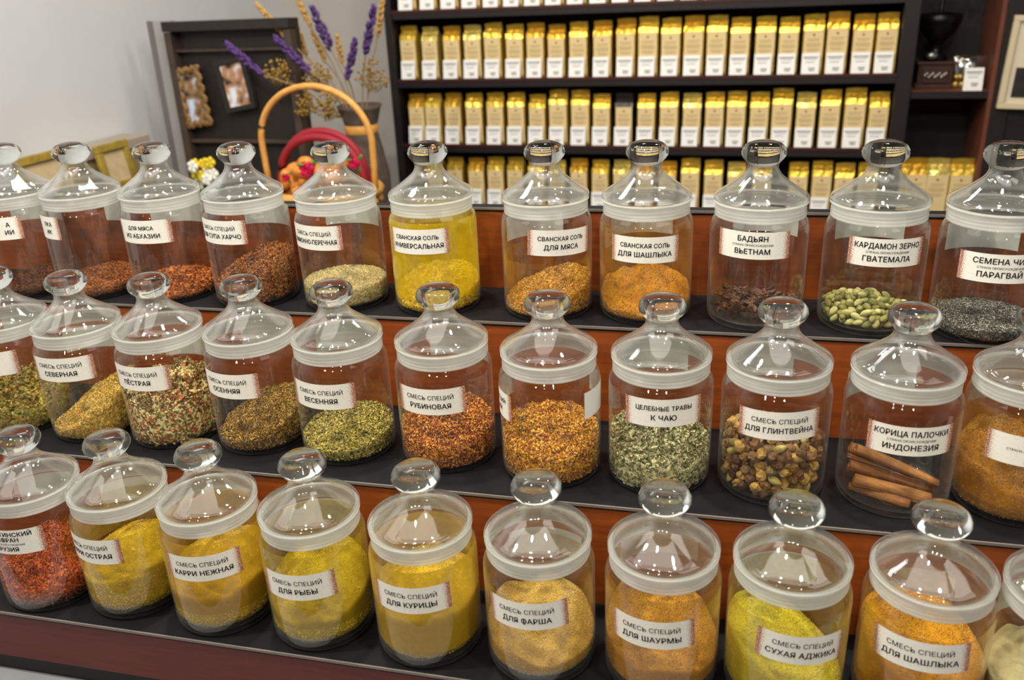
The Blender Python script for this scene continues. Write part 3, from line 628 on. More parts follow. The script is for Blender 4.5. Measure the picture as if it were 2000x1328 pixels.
for i, p in enumerate(pack(.0500, .0037, 250, .034, 5, tall=lambda x, y: .35 * math.hypot(x + .010, y + .002))):
    o = bpy.data.objects.new('cardamom_pod', pods[i % 4]); COL.objects.link(o)
    rr = math.hypot(p[0], p[1]); k = min(1, .0445 / max(rr, 1e-6)); o.location = JP['A10'] + Vector((p[0] * k, p[1] * k, p[2]))
    o.rotation_euler = (rg.uniform(0, 6.28), rg.uniform(-.5, .5), rg.uniform(0, 6.28))
    tag(o, 'green cardamom pod heaped in the jar labelled КАРДАМОН ЗЕРНО', 'cardamom pod', 'cardamom pods in their jar')
# star anise
m_anise = plain('dark_anise_bark', rgb(92, 58, 34), .6, noise=.4, scale=250)
m_seed = plain('glossy_anise_seed', rgb(120, 62, 28), .25)
def anise(parent_loc, rot, rays=8, s=1.0, seed=0):
    r_ = random.Random(seed); e = empty('star_anise', parent_loc); e.rotation_mode = 'QUATERNION'; e.rotation_quaternion = rot
    mb = MB(); sd = MB()
    for k in range(rays):
        a = 2 * PI * k / 8; L_ = .0115 * s * r_.uniform(.75, 1.1); c, s_ = math.cos(a), math.sin(a)
        def Q(x, y, z): return (x * c - y * s_, x * s_ + y * c, z)
        V = [Q(.001, 0, -.0012), Q(.001, 0, .001), Q(L_ * .5, .0026 * s, .0018), Q(L_ * .5, -.0026 * s, .0018), Q(L_ * .5, 0, -.0024), Q(L_, 0, .0016), Q(L_ * .5, .0008, .0004), Q(L_ * .5, -.0008, .0004)]
        mb.add(V, [(1, 2, 6), (1, 7, 3), (2, 5, 6), (5, 3, 7), (0, 4, 2), (0, 3, 4), (0, 2, 1), (0, 1, 3), (4, 5, 2), (4, 3, 5), (1, 6, 7), (6, 5, 7)])
        if k % 2 == 0: sd.blob(Q(L_ * .55, 0, .0012), (.0019 * s, .001, .0012), seg=8, rings=5)
    mb.obj('carpel', m_anise, e, smooth=False); sd.obj('seed', m_seed, e, smooth=True)
    tag(e, 'dark brown star anise in the low heap of the jar labelled БАДЬЯН', 'star anise', 'star anise in their jar'); return e
for i, p in enumerate(pack(.049, .0062, 46, .045, 8, tall=lambda x, y: .4 * math.hypot(x, y + .012))):
    rr = math.hypot(p[0], p[1]); k = min(1, .039 / max(rr, 1e-6))
    from mathutils import Euler
    anise(JP['A9'] + Vector((p[0] * k, p[1] * k, p[2] + .002)), Euler((rg.uniform(-.6, .6), rg.uniform(-.6, .6), rg.uniform(0, 6))).to_quaternion(), 8 if i % 3 else 6, rg.uniform(1.0, 1.25), i)
# mulled wine spices: dried chunks with a few pods among them
def chunk_mesh(seed, r, mat, fl=.65):
    rg2 = np.random.default_rng(seed); mb = MB(); mb.blob((0, 0, 0), (r, r * .85, r * fl), seg=9, rings=6)
    mb.V = [tuple(np.array(v) * (1 + rg2.uniform(-.22, .22))) for v in mb.V]
    o = mb.obj('spice_chunk', mat, None, smooth=False)
    bm = bmesh.new(); bm.from_mesh(o.data); bmesh.ops.remove_doubles(bm, verts=bm.verts[:], dist=r * .3); bmesh.ops.recalc_face_normals(bm, faces=bm.faces[:]); bm.to_mesh(o.data); bm.free()
    me = o.data; bpy.data.objects.remove(o); return me
m_ch = [plain('chunk_%s' % n, c, .6, noise=.3, scale=220) for n, c in [('brown', rgb(132, 92, 52)), ('dark_brown', rgb(96, 62, 36)), ('ochre', rgb(186, 146, 74)), ('umber', rgb(124, 92, 50))]]
chunks = [chunk_mesh(i, .0056 if i % 2 else .0062, m_ch[i % 4], .6 + .1 * (i % 3)) for i in range(8)]
m_pod3 = plain('dry_straw_pod_skin', rgb(178, 160, 88), .6, noise=.2, scale=300, stretch=(.3, 1, 1))
pod3 = pod_mesh(.0150, .0042, m_pod3)
for i, p in enumerate(pack(.0500, .0049, 520, .056, 21, zmin=.0025, tall=lambda x, y: .1 * x)):
    pod = i % 9 == 4
    o = bpy.data.objects.new('cardamom_pod' if pod else 'spice_chunk', pod3 if pod else chunks[i % 8]); COL.objects.link(o)
    rr = math.hypot(p[0], p[1]); k = min(1, (.0432 if pod else .0452) / max(rr, 1e-6)); o.location = JP['B9'] + Vector((p[0] * k, p[1] * k, p[2] + .001))
    o.rotation_euler = (rg.uniform(0, 6.28), rg.uniform(-.6, .6) if pod else rg.uniform(0, 6.28), rg.uniform(0, 6.28))
    if pod: tag(o, 'straw coloured cardamom pod among the brown chunks of the ДЛЯ ГЛИНТВЕЙНА jar', 'cardamom pod', 'pods in the mulled wine mix')
    else: tag(o, 'brown dried spice chunk in the jar labelled ДЛЯ ГЛИНТВЕЙНА', 'spice chunk', 'chunks in the mulled wine mix')
# cinnamon sticks
m_cin = plain('cinnamon_bark', rgb(146, 92, 48), .65, noise=.3, scale=90, stretch=(1, 8, 8), bump=.3)
m_cin2 = plain('pale_cinnamon_bark', rgb(176, 118, 62), .65, noise=.25, scale=90, stretch=(1, 8, 8), bump=.3)
def quill(a, b, r, label, mat, roll, seed):
    a, b, r = Vector(a), Vector(b), r * 2.0; L_ = (b - a).length; rg2 = random.Random(seed); mb = MB()
    prof = []                                   # bark rolled in from both edges
    for side in (-1, 1):
        sp = []
        for i in range(15):
            t = i / 14; ang = t * 2 * PI * 1.15; rr = r * .5 * (1 - .42 * t)
            sp.append((side * (r * .50 - rr * math.cos(ang + PI) * 1.0 - r * .5) , rr * math.sin(ang + PI) * -1.0))
        prof.append(sp)
    pl = [(x, y) for x, y in reversed(prof[0])] + prof[1][1:]
    n = len(pl); ns = 9; th = r * .13; V = []; Fs = []
    for lay in (0, 1):
        for i in range(ns):
            t = i / (ns - 1); wob = 1 + .06 * math.sin(t * 5 + seed); by = .0012 * math.sin(t * PI + seed)
            for j, (px, py) in enumerate(pl):
                j0, j1 = max(j - 1, 0), min(j + 1, n - 1); tx, ty = pl[j1][0] - pl[j0][0], pl[j1][1] - pl[j0][1]; l = math.hypot(tx, ty) or 1
                V.append((t * L_, (px - ty / l * th * lay) * wob * 1.25, (py + tx / l * th * lay) * wob * 1.25 + by))
    K = ns * n
    for i in range(ns - 1):
        for j in range(n - 1):
            q = i * n + j; Fs.append((q, q + n, q + n + 1, q + 1)); Fs.append((K + q, K + q + 1, K + q + n + 1, K + q + n))
        for j in (0, n - 1):
            q = i * n + j; Fs.append((q, K + q, K + q + n, q + n))
    for i in (0, ns - 1):
        for j in range(n - 1):
            q = i * n + j; Fs.append((q, q + 1, K + q + 1, K + q))
    mb.add(V, Fs); o = mb.obj('cinnamon_stick', mat, None, smooth=True)
    o.rotation_mode = 'QUATERNION'; o.rotation_quaternion = (b - a).to_track_quat('X', 'Z') @ Euler((roll, 0, 0)).to_quaternion(); o.location = JP['B10'] + a
    tag(o, label, 'cinnamon stick', 'cinnamon sticks in their jar'); return o
for i, (a, b, r, l, m, ro) in enumerate([
    ((-.0395, -.016, .0540), (.0380, -.014, .0205), .0042, 'cinnamon stick on top of the heap, a pale curl against the glass', m_cin2, .3),
    ((-.0420, .004, .0450), (.0350, -.002, .0175), .0046, 'cinnamon stick second from the top, showing an open dark end', m_cin, 1.2),
    ((-.0430, -.014, .0360), (.0340, -.012, .0125), .0048, 'thick cinnamon stick in the middle of the stack, darker along its top', m_cin, 2.2),
    ((-.0385, -.021, .0235), (.0310, -.026, .0105), .0056, 'thickest cinnamon stick, near the front glass', m_cin2, 3.4),
    ((-.0410, -.014, .0110), (.0120, -.036, .0090), .0040, 'lowest cinnamon stick, on the glass bottom at the front', m_cin, .8),
    ((-.0400, .020, .0270), (.0330, .016, .0130), .0050, 'cinnamon stick lying at the back of its jar, behind the thick ones', m_cin, 2.8),
    ((-.0380, .018, .0130), (.0360, .004, .0110), .0042, 'cinnamon stick low at the back, touching the glass bottom', m_cin, 4.2)]):
    quill(a, b, r, l, m, ro, i)

# ------------------------------------------------------------------ the back of the shop; its frame runs u along the shelves, D away from the counter
UY = math.radians(-3.31944)
UX = np.array([math.cos(UY), math.sin(UY), 0]); NX = np.array([-math.sin(UY), math.cos(UY), 0])
def wp(u, d, z=0): return Vector((u * UX[0] + d * NX[0], u * UX[1] + d * NX[1], z + ZB))
def at(px, py, d):
    """(u, z) of the photo point (px, py) on the upright plane at distance d"""
    r = CF + CR * (px - 1000) / F_PX - CU * (py - 664) / F_PX
    t = (d - CAM @ NX) / (r @ NX); X = CAM + t * r
    return float(X @ UX), float(X[2])
def cab(name, u, d, z): return empty(name, wp(u, d, z), UY)      # an Empty turned like the shelves
def Q(mb, name, mat, root, **k): return mb.obj(name, mat, root, **k)
def turned(o, u=0, d=0, z=0):
    o.location = wp(u, d, z); o.rotation_euler = (0, 0, UY); return o
UW = at(563, 40, 3.28)[0] - .02
struct(turned(MB().box(UW - .1, UW, -2.6, 3.30, -1, 1.95).obj('wall_left', M_WALL)))
struct(turned(MB().box(UW - .1, 2.6, 3.28, 3.38, -1, 1.95).obj('wall_back', plain('warm_grey_wall_paint', rgb(178, 172, 166), .85, noise=.03, scale=3))))
struct(turned(MB().box(2.5, 2.6, -2.6, 3.30, -1, 1.95).obj('wall_right', M_WALL)))
struct(turned(MB().box(UW - .1, 2.6, -2.7, -2.6, -1, 1.95).obj('wall_front', plain('pale_wall_paint_front', rgb(140, 128, 118), .8, noise=.05, scale=3))))
struct(turned(MB().box(UW - .1, 2.6, -2.7, 3.38, 1.95, 2.0).obj('ceiling', plain('white_ceiling', rgb(172, 170, 166), .9))))

M_SHELF = plain('black_brown_shelf_board', rgb(26, 20, 20), .5)
M_RED = plain('dark_red_shelf_lip', rgb(60, 22, 18), .5)
M_INSIDE = plain('reddish_brown_cabinet_side', rgb(104, 58, 42), .5, noise=.12, scale=10)
DF = 3.0038
U0, U1 = -1.352, .312
SH = [.517, .2855, .0565, -.172, -.42]
c = cab('shelving_unit', -.52, DF, -1.0); tag(c, 'black shelving unit filled with rows of gold packets', 'shelving unit')
def lc(mb_u0, mb_u1, d0, d1, z0, z1, root_u, root_z=-1.0): return (mb_u0 - root_u, mb_u1 - root_u, d0 - DF, d1 - DF, z0 - root_z, z1 - root_z)
ru = -.52
for s_, (a, b) in enumerate([(U0 - .028, U0), (U1, U1 + .045)]):
    MB().box(*lc(a, b, DF - .012, 3.27, -1.0, 1.25, ru)).obj('side_panel', M_SHELF, c, bevel=.002)
MB().box(*lc(U0, U1, 3.255, 3.27, -1.0, 1.25, ru)).obj('back_panel', M_SHELF, c)
for z in SH + [.752, -.70]:
    s = MB().box(*lc(U0, U1, DF - .004, 3.255, z - .026, z, ru)).obj('shelf', M_SHELF, c)
    MB().box(*lc(U0, U1, DF - .0065, DF - .004, z - .006, z + .004, ru)).obj('shelf_lip', M_RED, s)
MB().box(*lc(U0, U1, DF + .02, 3.255, -1.0, -.92, ru)).obj('plinth', M_SHELF, c)

# gold packets and their price cards
M_FOIL = plain('gold_foil', (.84, .57, .08, 1), .28, metal=.75, noise=.15, scale=34, bump=1.6)
M_FOIL2 = plain('dark_gold_foil', (.62, .37, .07, 1), .34, metal=.75, noise=.15, scale=30, bump=.8)
M_PAPER = plain('cream_packet_label', rgb(218, 194, 142), .55, noise=.06, scale=30)
M_GREYINK = plain('grey_brown_print', rgb(168, 146, 108), .6)
M_EMB = plain('red_brown_emblem', rgb(130, 62, 40), .6)
M_CARD = plain('white_price_card', rgb(232, 232, 230), .5)
M_CARDINK = plain('grey_card_print', rgb(110, 110, 114), .6)
def packet_meshes(seed, foil):
    rg2 = random.Random(seed); w, dp, h = .0625, .050, .205
    out = {}
    V = []; lv = [(0, 1, .92), (.004, 1, 1), (.15, 1, 1), (.168, .985, .85), (.180, .97, .36), (.186, .965, .12)]
    ns = 7
    for (z, kx, ky) in lv:
        for side in (-1, 1):
            for i in range(ns):
                t = i / (ns - 1) - .5; jit = rg2.uniform(-.0014, .0014) if .01 < z else 0
                V.append((t * w * kx * side * -1, side * dp / 2 * ky + jit, z + (rg2.uniform(-.002, .002) if z > .16 else 0)))
    K = 2 * ns; Fs = []
    for i in range(len(lv) - 1):
        for k in range(K): Fs.append((i * K + k, i * K + (k + 1) % K, (i + 1) * K + (k + 1) % K, (i + 1) * K + k))
    Fs.append(tuple(range(K))[::-1]); Fs.append(tuple(range((len(lv) - 1) * K, len(lv) * K)))
    def me(mb, name, mat, sm=False):
        o = mb.obj(name, mat, None, smooth=sm); m = o.data; bpy.data.objects.remove(o); return m
    out['foil_bag'] = me(MB().add(V, Fs), 'foil_bag', foil)
    fl = MB(); tw = w * .97; sk = rg2.uniform(-.003, .003)                  # the folded crimp on top
    Vf = [(-tw / 2, -.006, .184), (tw / 2, -.006, .184), (tw / 2, -.0105, .203 + sk), (0, -.012 + rg2.uniform(-.003, .003), .205), (-tw / 2, -.0105, .203 - sk),
          (-tw / 2, .002, .184), (tw / 2, .002, .184), (tw / 2, -.006, .204 + sk), (0, -.007, .206), (-tw / 2, -.006, .204 - sk)]
    fl.add(Vf, [(0, 1, 2, 3, 4), (5, 9, 8, 7, 6), (0, 5, 6, 1), (1, 6, 7, 2), (2, 7, 8, 3), (3, 8, 9, 4), (4, 9, 5, 0)])
    out['folded_top'] = me(fl, 'folded_top', foil)
    out['packet_label'] = me(MB().box(-.0285, .0285, -.0272, -.0266, .012, .152), 'packet_label', M_PAPER)
    pr = MB(); pr.blob((0, -.0274, .136), (.0035, .0006, .0042), seg=8, rings=4, m=1)
    for k, (z, ww) in enumerate([(.121, .040), (.115, .034), (.106, .042), (.101, .044), (.096, .036), (.086, .040), (.081, .030)]):
        pr.box(-ww / 2, ww / 2, -.0276, -.02715, z, z + .0022)
    out['label_print'] = me(pr, 'label_print', [M_GREYINK, M_EMB]); return out
M_FOIL3 = plain('orange_gold_foil', (.74, .44, .05, 1), .32, metal=.75, noise=.18, scale=26, bump=2.0)
M_FOIL4 = plain('bright_gold_foil', (.95, .72, .20, 1), .24, metal=.75, noise=.15, scale=44, bump=2.2)
PK = [packet_meshes(i, [M_FOIL, M_FOIL3, M_FOIL4, M_FOIL2, M_FOIL][i]) for i in range(5)]
CARDM = {}
_o = MB().add([(-.0265, 0, 0), (.0265, 0, 0), (.0265, .010, .066), (-.0265, .010, .066), (-.0265, .0012, 0), (.0265, .0012, 0), (.0265, .0112, .066), (-.0265, .0112, .066)],
              [(0, 1, 2, 3), (5, 4, 7, 6), (0, 4, 5, 1), (1, 5, 6, 2), (2, 6, 7, 3), (3, 7, 4, 0)]).obj('price_card', M_CARD); CARDM['c'] = _o.data; bpy.data.objects.remove(_o)
_m = MB()
for z, a, b in [(.052, -.022, .022), (.047, -.018, .018), (.038, -.015, .012), (.019, -.006, .014), (.013, -.004, .012)]:
    y0 = z / .066 * .010; hh = .0034 if z > .05 or z < .02 else .0018
    _m.add([(a, y0 - .0005, z), (b, y0 - .0005, z), (b, y0 + hh / 6.6 - .0005, z + hh), (a, y0 + hh / 6.6 - .0005, z + hh)], [(0, 1, 2, 3)])
_o = _m.obj('card_print', M_CARDINK); CARDM['p'] = _o.data; bpy.data.objects.remove(_o)
ORD = ['first', 'second', 'third', 'fourth', 'fifth', 'sixth', 'seventh', 'eighth', 'ninth', 'tenth', 'eleventh', 'twelfth', 'thirteenth', 'fourteenth', 'fifteenth', 'sixteenth',
       'seventeenth', 'eighteenth', 'nineteenth', 'twentieth', 'twenty-first', 'twenty-second', 'twenty-third', 'twenty-fourth']
pr_ = random.Random(3)
def packet(u, d, z, kind, label, group, k=1.0, rz=0):
    r = empty('coffee_packet', wp(u, d, z), UY + rz); r.scale = (k, 1, k * .885); tag(r, label, 'packet', group)
    p = PK[kind]
    b = put('foil_bag', p['foil_bag'], r); put('folded_top', p['folded_top'], r); l = put('packet_label', p['packet_label'], r); put('label_print', p['label_print'], l)
    return r
def card(u, d, z, label, group):
    r = bpy.data.objects.new('price_card', CARDM['c']); COL.objects.link(r); r.location = wp(u, d, z); r.rotation_euler = (0, 0, UY); tag(r, label, 'price card', group)
    put('card_print', CARDM['p'], r); return r
ROWS = [(0, 'top', 'the topmost shelf of cards', [793, 835, 876, 917, 959, 999, 1040, 1081, 1124, 1168, 1212, 1256, 1301, 1346, 1391, 1437, 1483, 1530, 1577, 1625, 1673, 1722], 14),
        (1, 'second', 'the second shelf', [799, 840, 881, 921, 962, 1003, 1044, 1085, 1127, 1174, 1220, 1263, 1307, 1351, 1396, 1441, 1489, 1535, 1582, 1629, 1679, 1724], 150),
        (2, 'third', 'the third shelf', [814, 847, 885, 925, 966, 1006, 1047, 1088, 1130, 1172, 1215, 1259, 1303, 1347, 1391, 1434, 1478, 1523, 1569, 1616, 1663, 1709], 280),
        (3, 'bottom', 'the lowest visible shelf', [812, 850, 889, 929, 967, 1006, 1046, 1086, 1128, 1170, 1212, 1256, 1300, 1344, 1389, 1434, 1484, 1554, 1600, 1645, 1690], 400)]
for ri, nm, where, xs, ypx in ROWS:
    z = SH[ri]; g1, g2 = 'gold packets on ' + where, 'price cards on ' + where
    for i, px in enumerate(xs):
        u = at(px, ypx, DF)[0]
        odd = ri == 2 and i == 10
        if not (ri == 3 and i == 0):
            lab = ('packet with a dark crumpled top among the gold ones on ' + where) if odd else 'gold foil coffee packet, %s from the left on %s' % (ORD[i], where)
            p = packet(u + .001, DF + .040 + pr_.uniform(0, .006), z, 3 if odd else pr_.choice((0, 0, 1, 2, 4)), lab, g1, (.93 if odd else 1) * pr_.uniform(.95, 1.045), pr_.uniform(-.06, .06))
            if odd:
                for ch in p.children:
                    if ch.name.startswith('folded_top') or ch.name.startswith('foil_bag'):
                        ch.data = ch.data.copy(); ch.data.materials[0] = plain('dark_packet_film', rgb(40, 34, 30), .3)
        card(u - .002, DF - .0035 , z + .0002, 'white price card, %s from the left along %s' % (ORD[i], where), g2)

# ---------------- the bay to the right: grinder, box, sweets, packets below
UR = at(1945, 150, DF)[0]
b = cab('display_cabinet', .47, DF, -1.0); tag(b, 'dark cabinet bay with reddish inner side, right of the gold packets', 'cabinet')
ru = .47; u0, u1 = U1 + .047, UR
MB().box(*lc(u1, u1 + .045, DF - .012, 3.27, -1.0, 1.25, ru)).obj('side_post', M_SHELF, b, bevel=.002)
MB().box(*lc(u1 - .012, u1, DF, 3.25, -1.0, 1.25, ru)).obj('inner_side', M_INSIDE, b)
MB().box(*lc(u0, u1, 3.255, 3.27, -1.0, 1.25, ru)).obj('back_panel', M_SHELF, b)
zs = at(1830, 178, DF)[1]
MB().box(*lc(u0, u1 - .012, DF, 3.255, zs - .022, zs - .001, ru)).obj('shelf', M_SHELF, b)
MB().box(*lc(u0, u1 - .012, DF + .001, 3.25, zs - .001, zs, ru)).obj('shelf_top', M_INSIDE, b)
MB().box(*lc(u0, u1 - .012, DF, 3.255, -.196, -.172, ru)).obj('shelf', M_SHELF, b)
MB().box(*lc(u0, u1 - .012, DF, 3.255, .70, .722, ru)).obj('shelf', M_SHELF, b)
for i, px in enumerate([1745, 1788, 1830, 1876]):
    packet(at(px, 360, DF + .02)[0], DF + .045, -.172, i % 3, 'gold foil coffee packet under the empty dark bay, %s from the left' % ORD[i], 'gold packets in the right bay', 1.08)
# old hand grinder
M_IRON = plain('black_iron', rgb(22, 20, 20), .32, metal=.6); M_STEEL = plain('worn_steel', rgb(150, 148, 142), .3, metal=.9)
M_DKWOOD = plain('dark_box_wood', rgb(56, 30, 22), .5, noise=.2, scale=40)
gu, gz = at(1822, 150, DF + .10)[0], zs
gd = DF + .11
gr = cab('coffee_grinder', gu, gd, gz); tag(gr, 'old black hand coffee grinder on a dark wooden box, in the right cabinet', 'grinder')
MB().box(-.055, .055, -.055, .055, 0, .012).box(-.05, .05, -.05, .05, .012, .072).box(-.055, .055, -.055, .055, .072, .08).obj('box', M_DKWOOD, gr, bevel=.002)
dr = MB().box(-.036, .036, -.056, -.051, .018, .06).obj('drawer', M_DKWOOD, gr, bevel=.001)
mb = MB()
for i in range(11): mb.blob((-.030 + .006 * i, -.058, .040 + .006 * math.sin(i * 2.1)), (.006, .004, .006), seg=8, rings=5)
mb.obj('drawer_ornament', M_STEEL, dr, smooth=True)
MB().lathe([(.0, .080), (.036, .080), (.034, .092), (.018, .104), (.015, .125), (.028, .142), (.050, .165), (.062, .195), (.064, .215), (.058, .217), (.050, .185), (.0, .15)], 28).obj('hopper', M_IRON, gr, smooth=True)
MB().blob((-.015, -.045, .098), (.018, .012, .012), seg=12, rings=8).obj('polished_cap', M_STEEL, gr, smooth=True)
MB().tube([(0, 0, .15), (0, 0, .285)], .006).blob((0, 0, .272), (.013, .013, .010)).obj('spindle', M_IRON, gr, smooth=True)
MB().tube([(0, 0, .282), (.03, -.02, .286), (.075, -.045, .272), (.095, -.055, .270)], .0055).obj('crank', M_STEEL, gr, smooth=True)
MB().blob((.098, -.056, .292), (.011, .011, .016), seg=12, rings=8).obj('crank_knob', M_IRON, gr, smooth=True)
# bag of sweets
su = at(1893, 150, DF + .05)[0]
sb = cab('sweet_bag', su, DF + .07, zs); tag(sb, 'clear bag of sweets with gold wrapped tops behind a white price card', 'sweets bag')
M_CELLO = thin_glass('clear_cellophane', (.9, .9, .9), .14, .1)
mb = MB(); rg2 = random.Random(5)
for i in range(9):
    mb.blob((-.034 + .017 * (i % 5) + rg2.uniform(-.003, .003), -.008 + .018 * (i // 5), .012 + .020 * (i // 5)), (.010, .009, .010), seg=9, rings=6)
mb.obj('wrapped_sweet', M_FOIL, sb, smooth=True)
V = []; Fs = []; n = 22
for j, (z, rx, ry) in enumerate([(.0, .042, .026), (.02, .047, .03), (.055, .045, .026), (.072, .048, .02), (.088, .052, .016), (.094, .046, .010)]):
    for k in range(n):
        a = 2 * PI * k / n; w_ = 1 + (.10 * math.sin(5 * a + j) if z > .05 else .03 * math.sin(3 * a))
        V.append((rx * math.cos(a) * w_, ry * math.sin(a) * w_, z + (.004 * math.sin(4 * a) if z > .05 else 0)))
for j in range(5):
    for k in range(n): Fs.append((j * n + k, j * n + (k + 1) % n, (j + 1) * n + (k + 1) % n, (j + 1) * n + k))
MB().add(V, Fs).obj('cellophane', M_CELLO, sb, smooth=True)
cu_, cz_ = at(1899, 170, DF + .01)
card(cu_, DF + .004, zs, 'white price card standing before the bag of sweets in the right cabinet', None)
# framed picture at the right edge
fu, fz = at(1946, 212, DF - .03)
M_CREAM = plain('cream_frame_paint', rgb(206, 190, 158), .5); M_DARKPIC = plain('dark_photo_print', rgb(48, 44, 44), .4, noise=.5, scale=18)
M_MAT = plain('ivory_mount', rgb(214, 204, 180), .6)
fr = cab('picture_frame', fu, DF - .035, fz); tag(fr, 'cream picture frame with a dark photo, hung at the right end of the cabinets', 'picture frame')
fr.rotation_euler = (0, .035, UY)
w_, h_ = .34, .262
MB().box(0, w_, 0, .02, 0, .016).box(0, w_, 0, .02, h_ - .016, h_).box(0, .016, 0, .02, .016, h_ - .016).box(w_ - .016, w_, 0, .02, .016, h_ - .016).obj('frame', M_CREAM, fr, bevel=.002)
MB().box(.016, w_ - .016, .010, .014, .016, h_ - .016).obj('mount', M_MAT, fr)
MB().box(.032, w_ - .05, .007, .0098, .034, .118).obj('photo', M_DARKPIC, fr)
MB().box(.05, w_ - .05, .007, .0098, .160, .166).obj('caption_line', M_EMB, fr)
MB().box(.055, w_ - .05, .007, .0098, .178, .232).obj('printed_sheet', plain('pale_blue_print', rgb(200, 206, 214), .5, noise=.15, scale=30), fr)
wb = cab('end_cabinet', UR + .06, DF, -1.0); tag(wb, 'black cabinet end panel carrying the cream picture frame', 'cabinet')
MB().box(-.012, .75, 0, .26, 0, 2.2).obj('end_panel', M_SHELF, wb)
# ------------------------------------------------------------------ the left corner: side counter, board, basket, dried flowers
CZ = -.08
t = cab('side_counter', -1.5, 2.0, -1.0); tag(t, 'side counter behind the stand, under the basket and the photo board', 'counter')
MB().box(UW + 1.502, .42, -.62, .44, CZ + 1 - .03, CZ + 1).obj('countertop', plain('dark_counter_top', rgb(60, 46, 40), .5), t, bevel=.003)
MB().box(UW + 1.505, .40, -.60, .42, 0, CZ + 1 - .03).obj('counter_body', plain('dark_counter_body', rgb(40, 30, 28), .6), t)
# tall board with photos
DB = 2.28
bu, bz = at(318, 52, DB); bl, _z = at(392, 400, DB); br, _z = at(548, 60, DB)
M_GREYP = plain('grey_painted_board', rgb(150, 149, 146), .6); M_GREYD = plain('grey_board_edge', rgb(104, 103, 100), .6)
M_BOARD = plain('dark_weathered_board', rgb(32, 26, 23), .6, noise=.3, scale=16, stretch=(6, 1, 1)); M_BATTEN = plain('brown_batten', rgb(62, 50, 42), .55, noise=.25, scale=20)
bo = cab('photo_board', bl, DB, CZ); tag(bo, 'tall dark wooden board with two photos, grey board behind, by the left wall', 'photo board')
bo.rotation_euler = (-.05, 0, UY)
H_ = bz - CZ + .012; wB = br - bu + .03; off = bu - bl
def sl(mb, x0, x1, y0, y1, z0, z1, m=0):              # a plank that leans sideways with the board
    k = off / H_
    V = [(x + k * z, y, z) for z in (z0, z1) for y in (y0, y1) for x in (x0, x1)]
    return mb.add(V, [(0, 2, 3, 1), (4, 5, 7, 6), (0, 1, 5, 4), (1, 3, 7, 5), (3, 2, 6, 7), (2, 0, 4, 6)], m)
sl(MB(), 0, wB, 0, .02, 0, H_).obj('back_board', M_BOARD, bo)
for a_ in (0, wB - .022): sl(MB(), a_, a_ + .022, -.035, 0, 0, H_ - .03).obj('frame_post', M_BATTEN, bo, bevel=.002)
sl(MB(), .0, wB, -.04, 0, H_ - .028, H_).obj('top_rail', M_BOARD, bo, bevel=.002)
for a_, b_ in ((.085, .078), (.345, .335), (.47, .46)): sl(MB(), .022, wB - .022, -.022, 0, H_ - a_, H_ - b_).obj('cross_batten', M_BATTEN, bo, bevel=.001)
sl(MB(), -.062, -.002, .006, .03, 0, H_ + .004).obj('grey_panel', M_GREYP, bo)
sl(MB(), -.088, -.062, .012, .03, 0, H_ + .004).obj('panel_edge', M_GREYD, bo)
def photo_mat(name, cols):
    m = powder_mat(name, cols[0]); N = m.node_tree.nodes
    cr = [n for n in N if n.type == 'VALTORGB'][0]; nz = [n for n in N if n.type == 'TEX_NOISE'][0]; nz.inputs['Scale'].default_value = 26; nz.inputs['Detail'].default_value = 1
    cr.color_ramp.interpolation = 'EASE'
    for i, cc in enumerate(cols[1:]):
        if i == 0: cr.color_ramp.elements[0].color = cc; cr.color_ramp.elements[0].position = .32
        elif i == 1: cr.color_ramp.elements[1].color = cc; cr.color_ramp.elements[1].position = .7
        else: e = cr.color_ramp.elements.new(.5); e.color = cc
    return m
PH = photo_mat('blurred_family_photo', [rgb(150, 150, 160), rgb(56, 50, 50), rgb(222, 228, 236), rgb(170, 130, 100)])
PH2 = photo_mat('blurred_food_photo', [rgb(150, 150, 160), rgb(46, 48, 56), rgb(192, 208, 230), rgb(140, 108, 74)])
M_GOLDF = plain('antique_gold_scroll', rgb(120, 90, 48), .45, noise=.4, scale=60, bump=.6)
def framed(cx, cy, w, h, rot, label, mat, gold):
    u, z = at(cx, cy, DB - .006); f = cab('framed_photo', u, DB - .006, z); f.rotation_euler = (-.05, rot, UY); tag(f, label, 'framed photo')
    MB().box(-w / 2, w / 2, 0, .008, -h / 2, h / 2).obj('photo', mat, f)
    mb = MB()
    if gold:
        for s in (-1, 1):
            n = 26
            for k in range(n):
                z = -h / 2 - .012 + (h + .024) * k / (n - 1); mb.blob((s * (w / 2 + .008 + .004 * math.sin(k * 1.3)), -.002, z), (.011, .006, .008), seg=8, rings=5)
        for s in (-1, 1):
            for k in range(10): mb.blob((-w / 2 + w * k / 9, -.002, s * (h / 2 + .008 + .003 * math.sin(k * 1.7))), (.008, .006, .010), seg=8, rings=5)
        mb.obj('scroll_frame', M_GOLDF, f, smooth=True)
    else:
        a, b_ = w / 2 + .016, h / 2 + .014
        mb.box(-a, a, -.004, .012, b_ - .014, b_).box(-a, a, -.004, .012, -b_, -b_ + .014).box(-a, -a + .014, -.004, .012, -b_ + .014, b_ - .014).box(a - .014, a, -.004, .012, -b_ + .014, b_ - .014)
        mb.obj('frame', M_BOARD, f, bevel=.001)
    return f
framed(377, 190, .058, .138, -.13, 'narrow upright photo in a gold scrollwork frame on the dark board', PH2, True)
framed(459, 166, .072, .118, -.16, 'pale photo of two figures in a dark frame on the board', PH, False)
M_YEL = plain('yellow_petals', rgb(222, 196, 40), .5); M_WHT = plain('white_petals', rgb(230, 230, 222), .5); M_LEAFG = plain('leaf_green', rgb(60, 128, 60), .5)
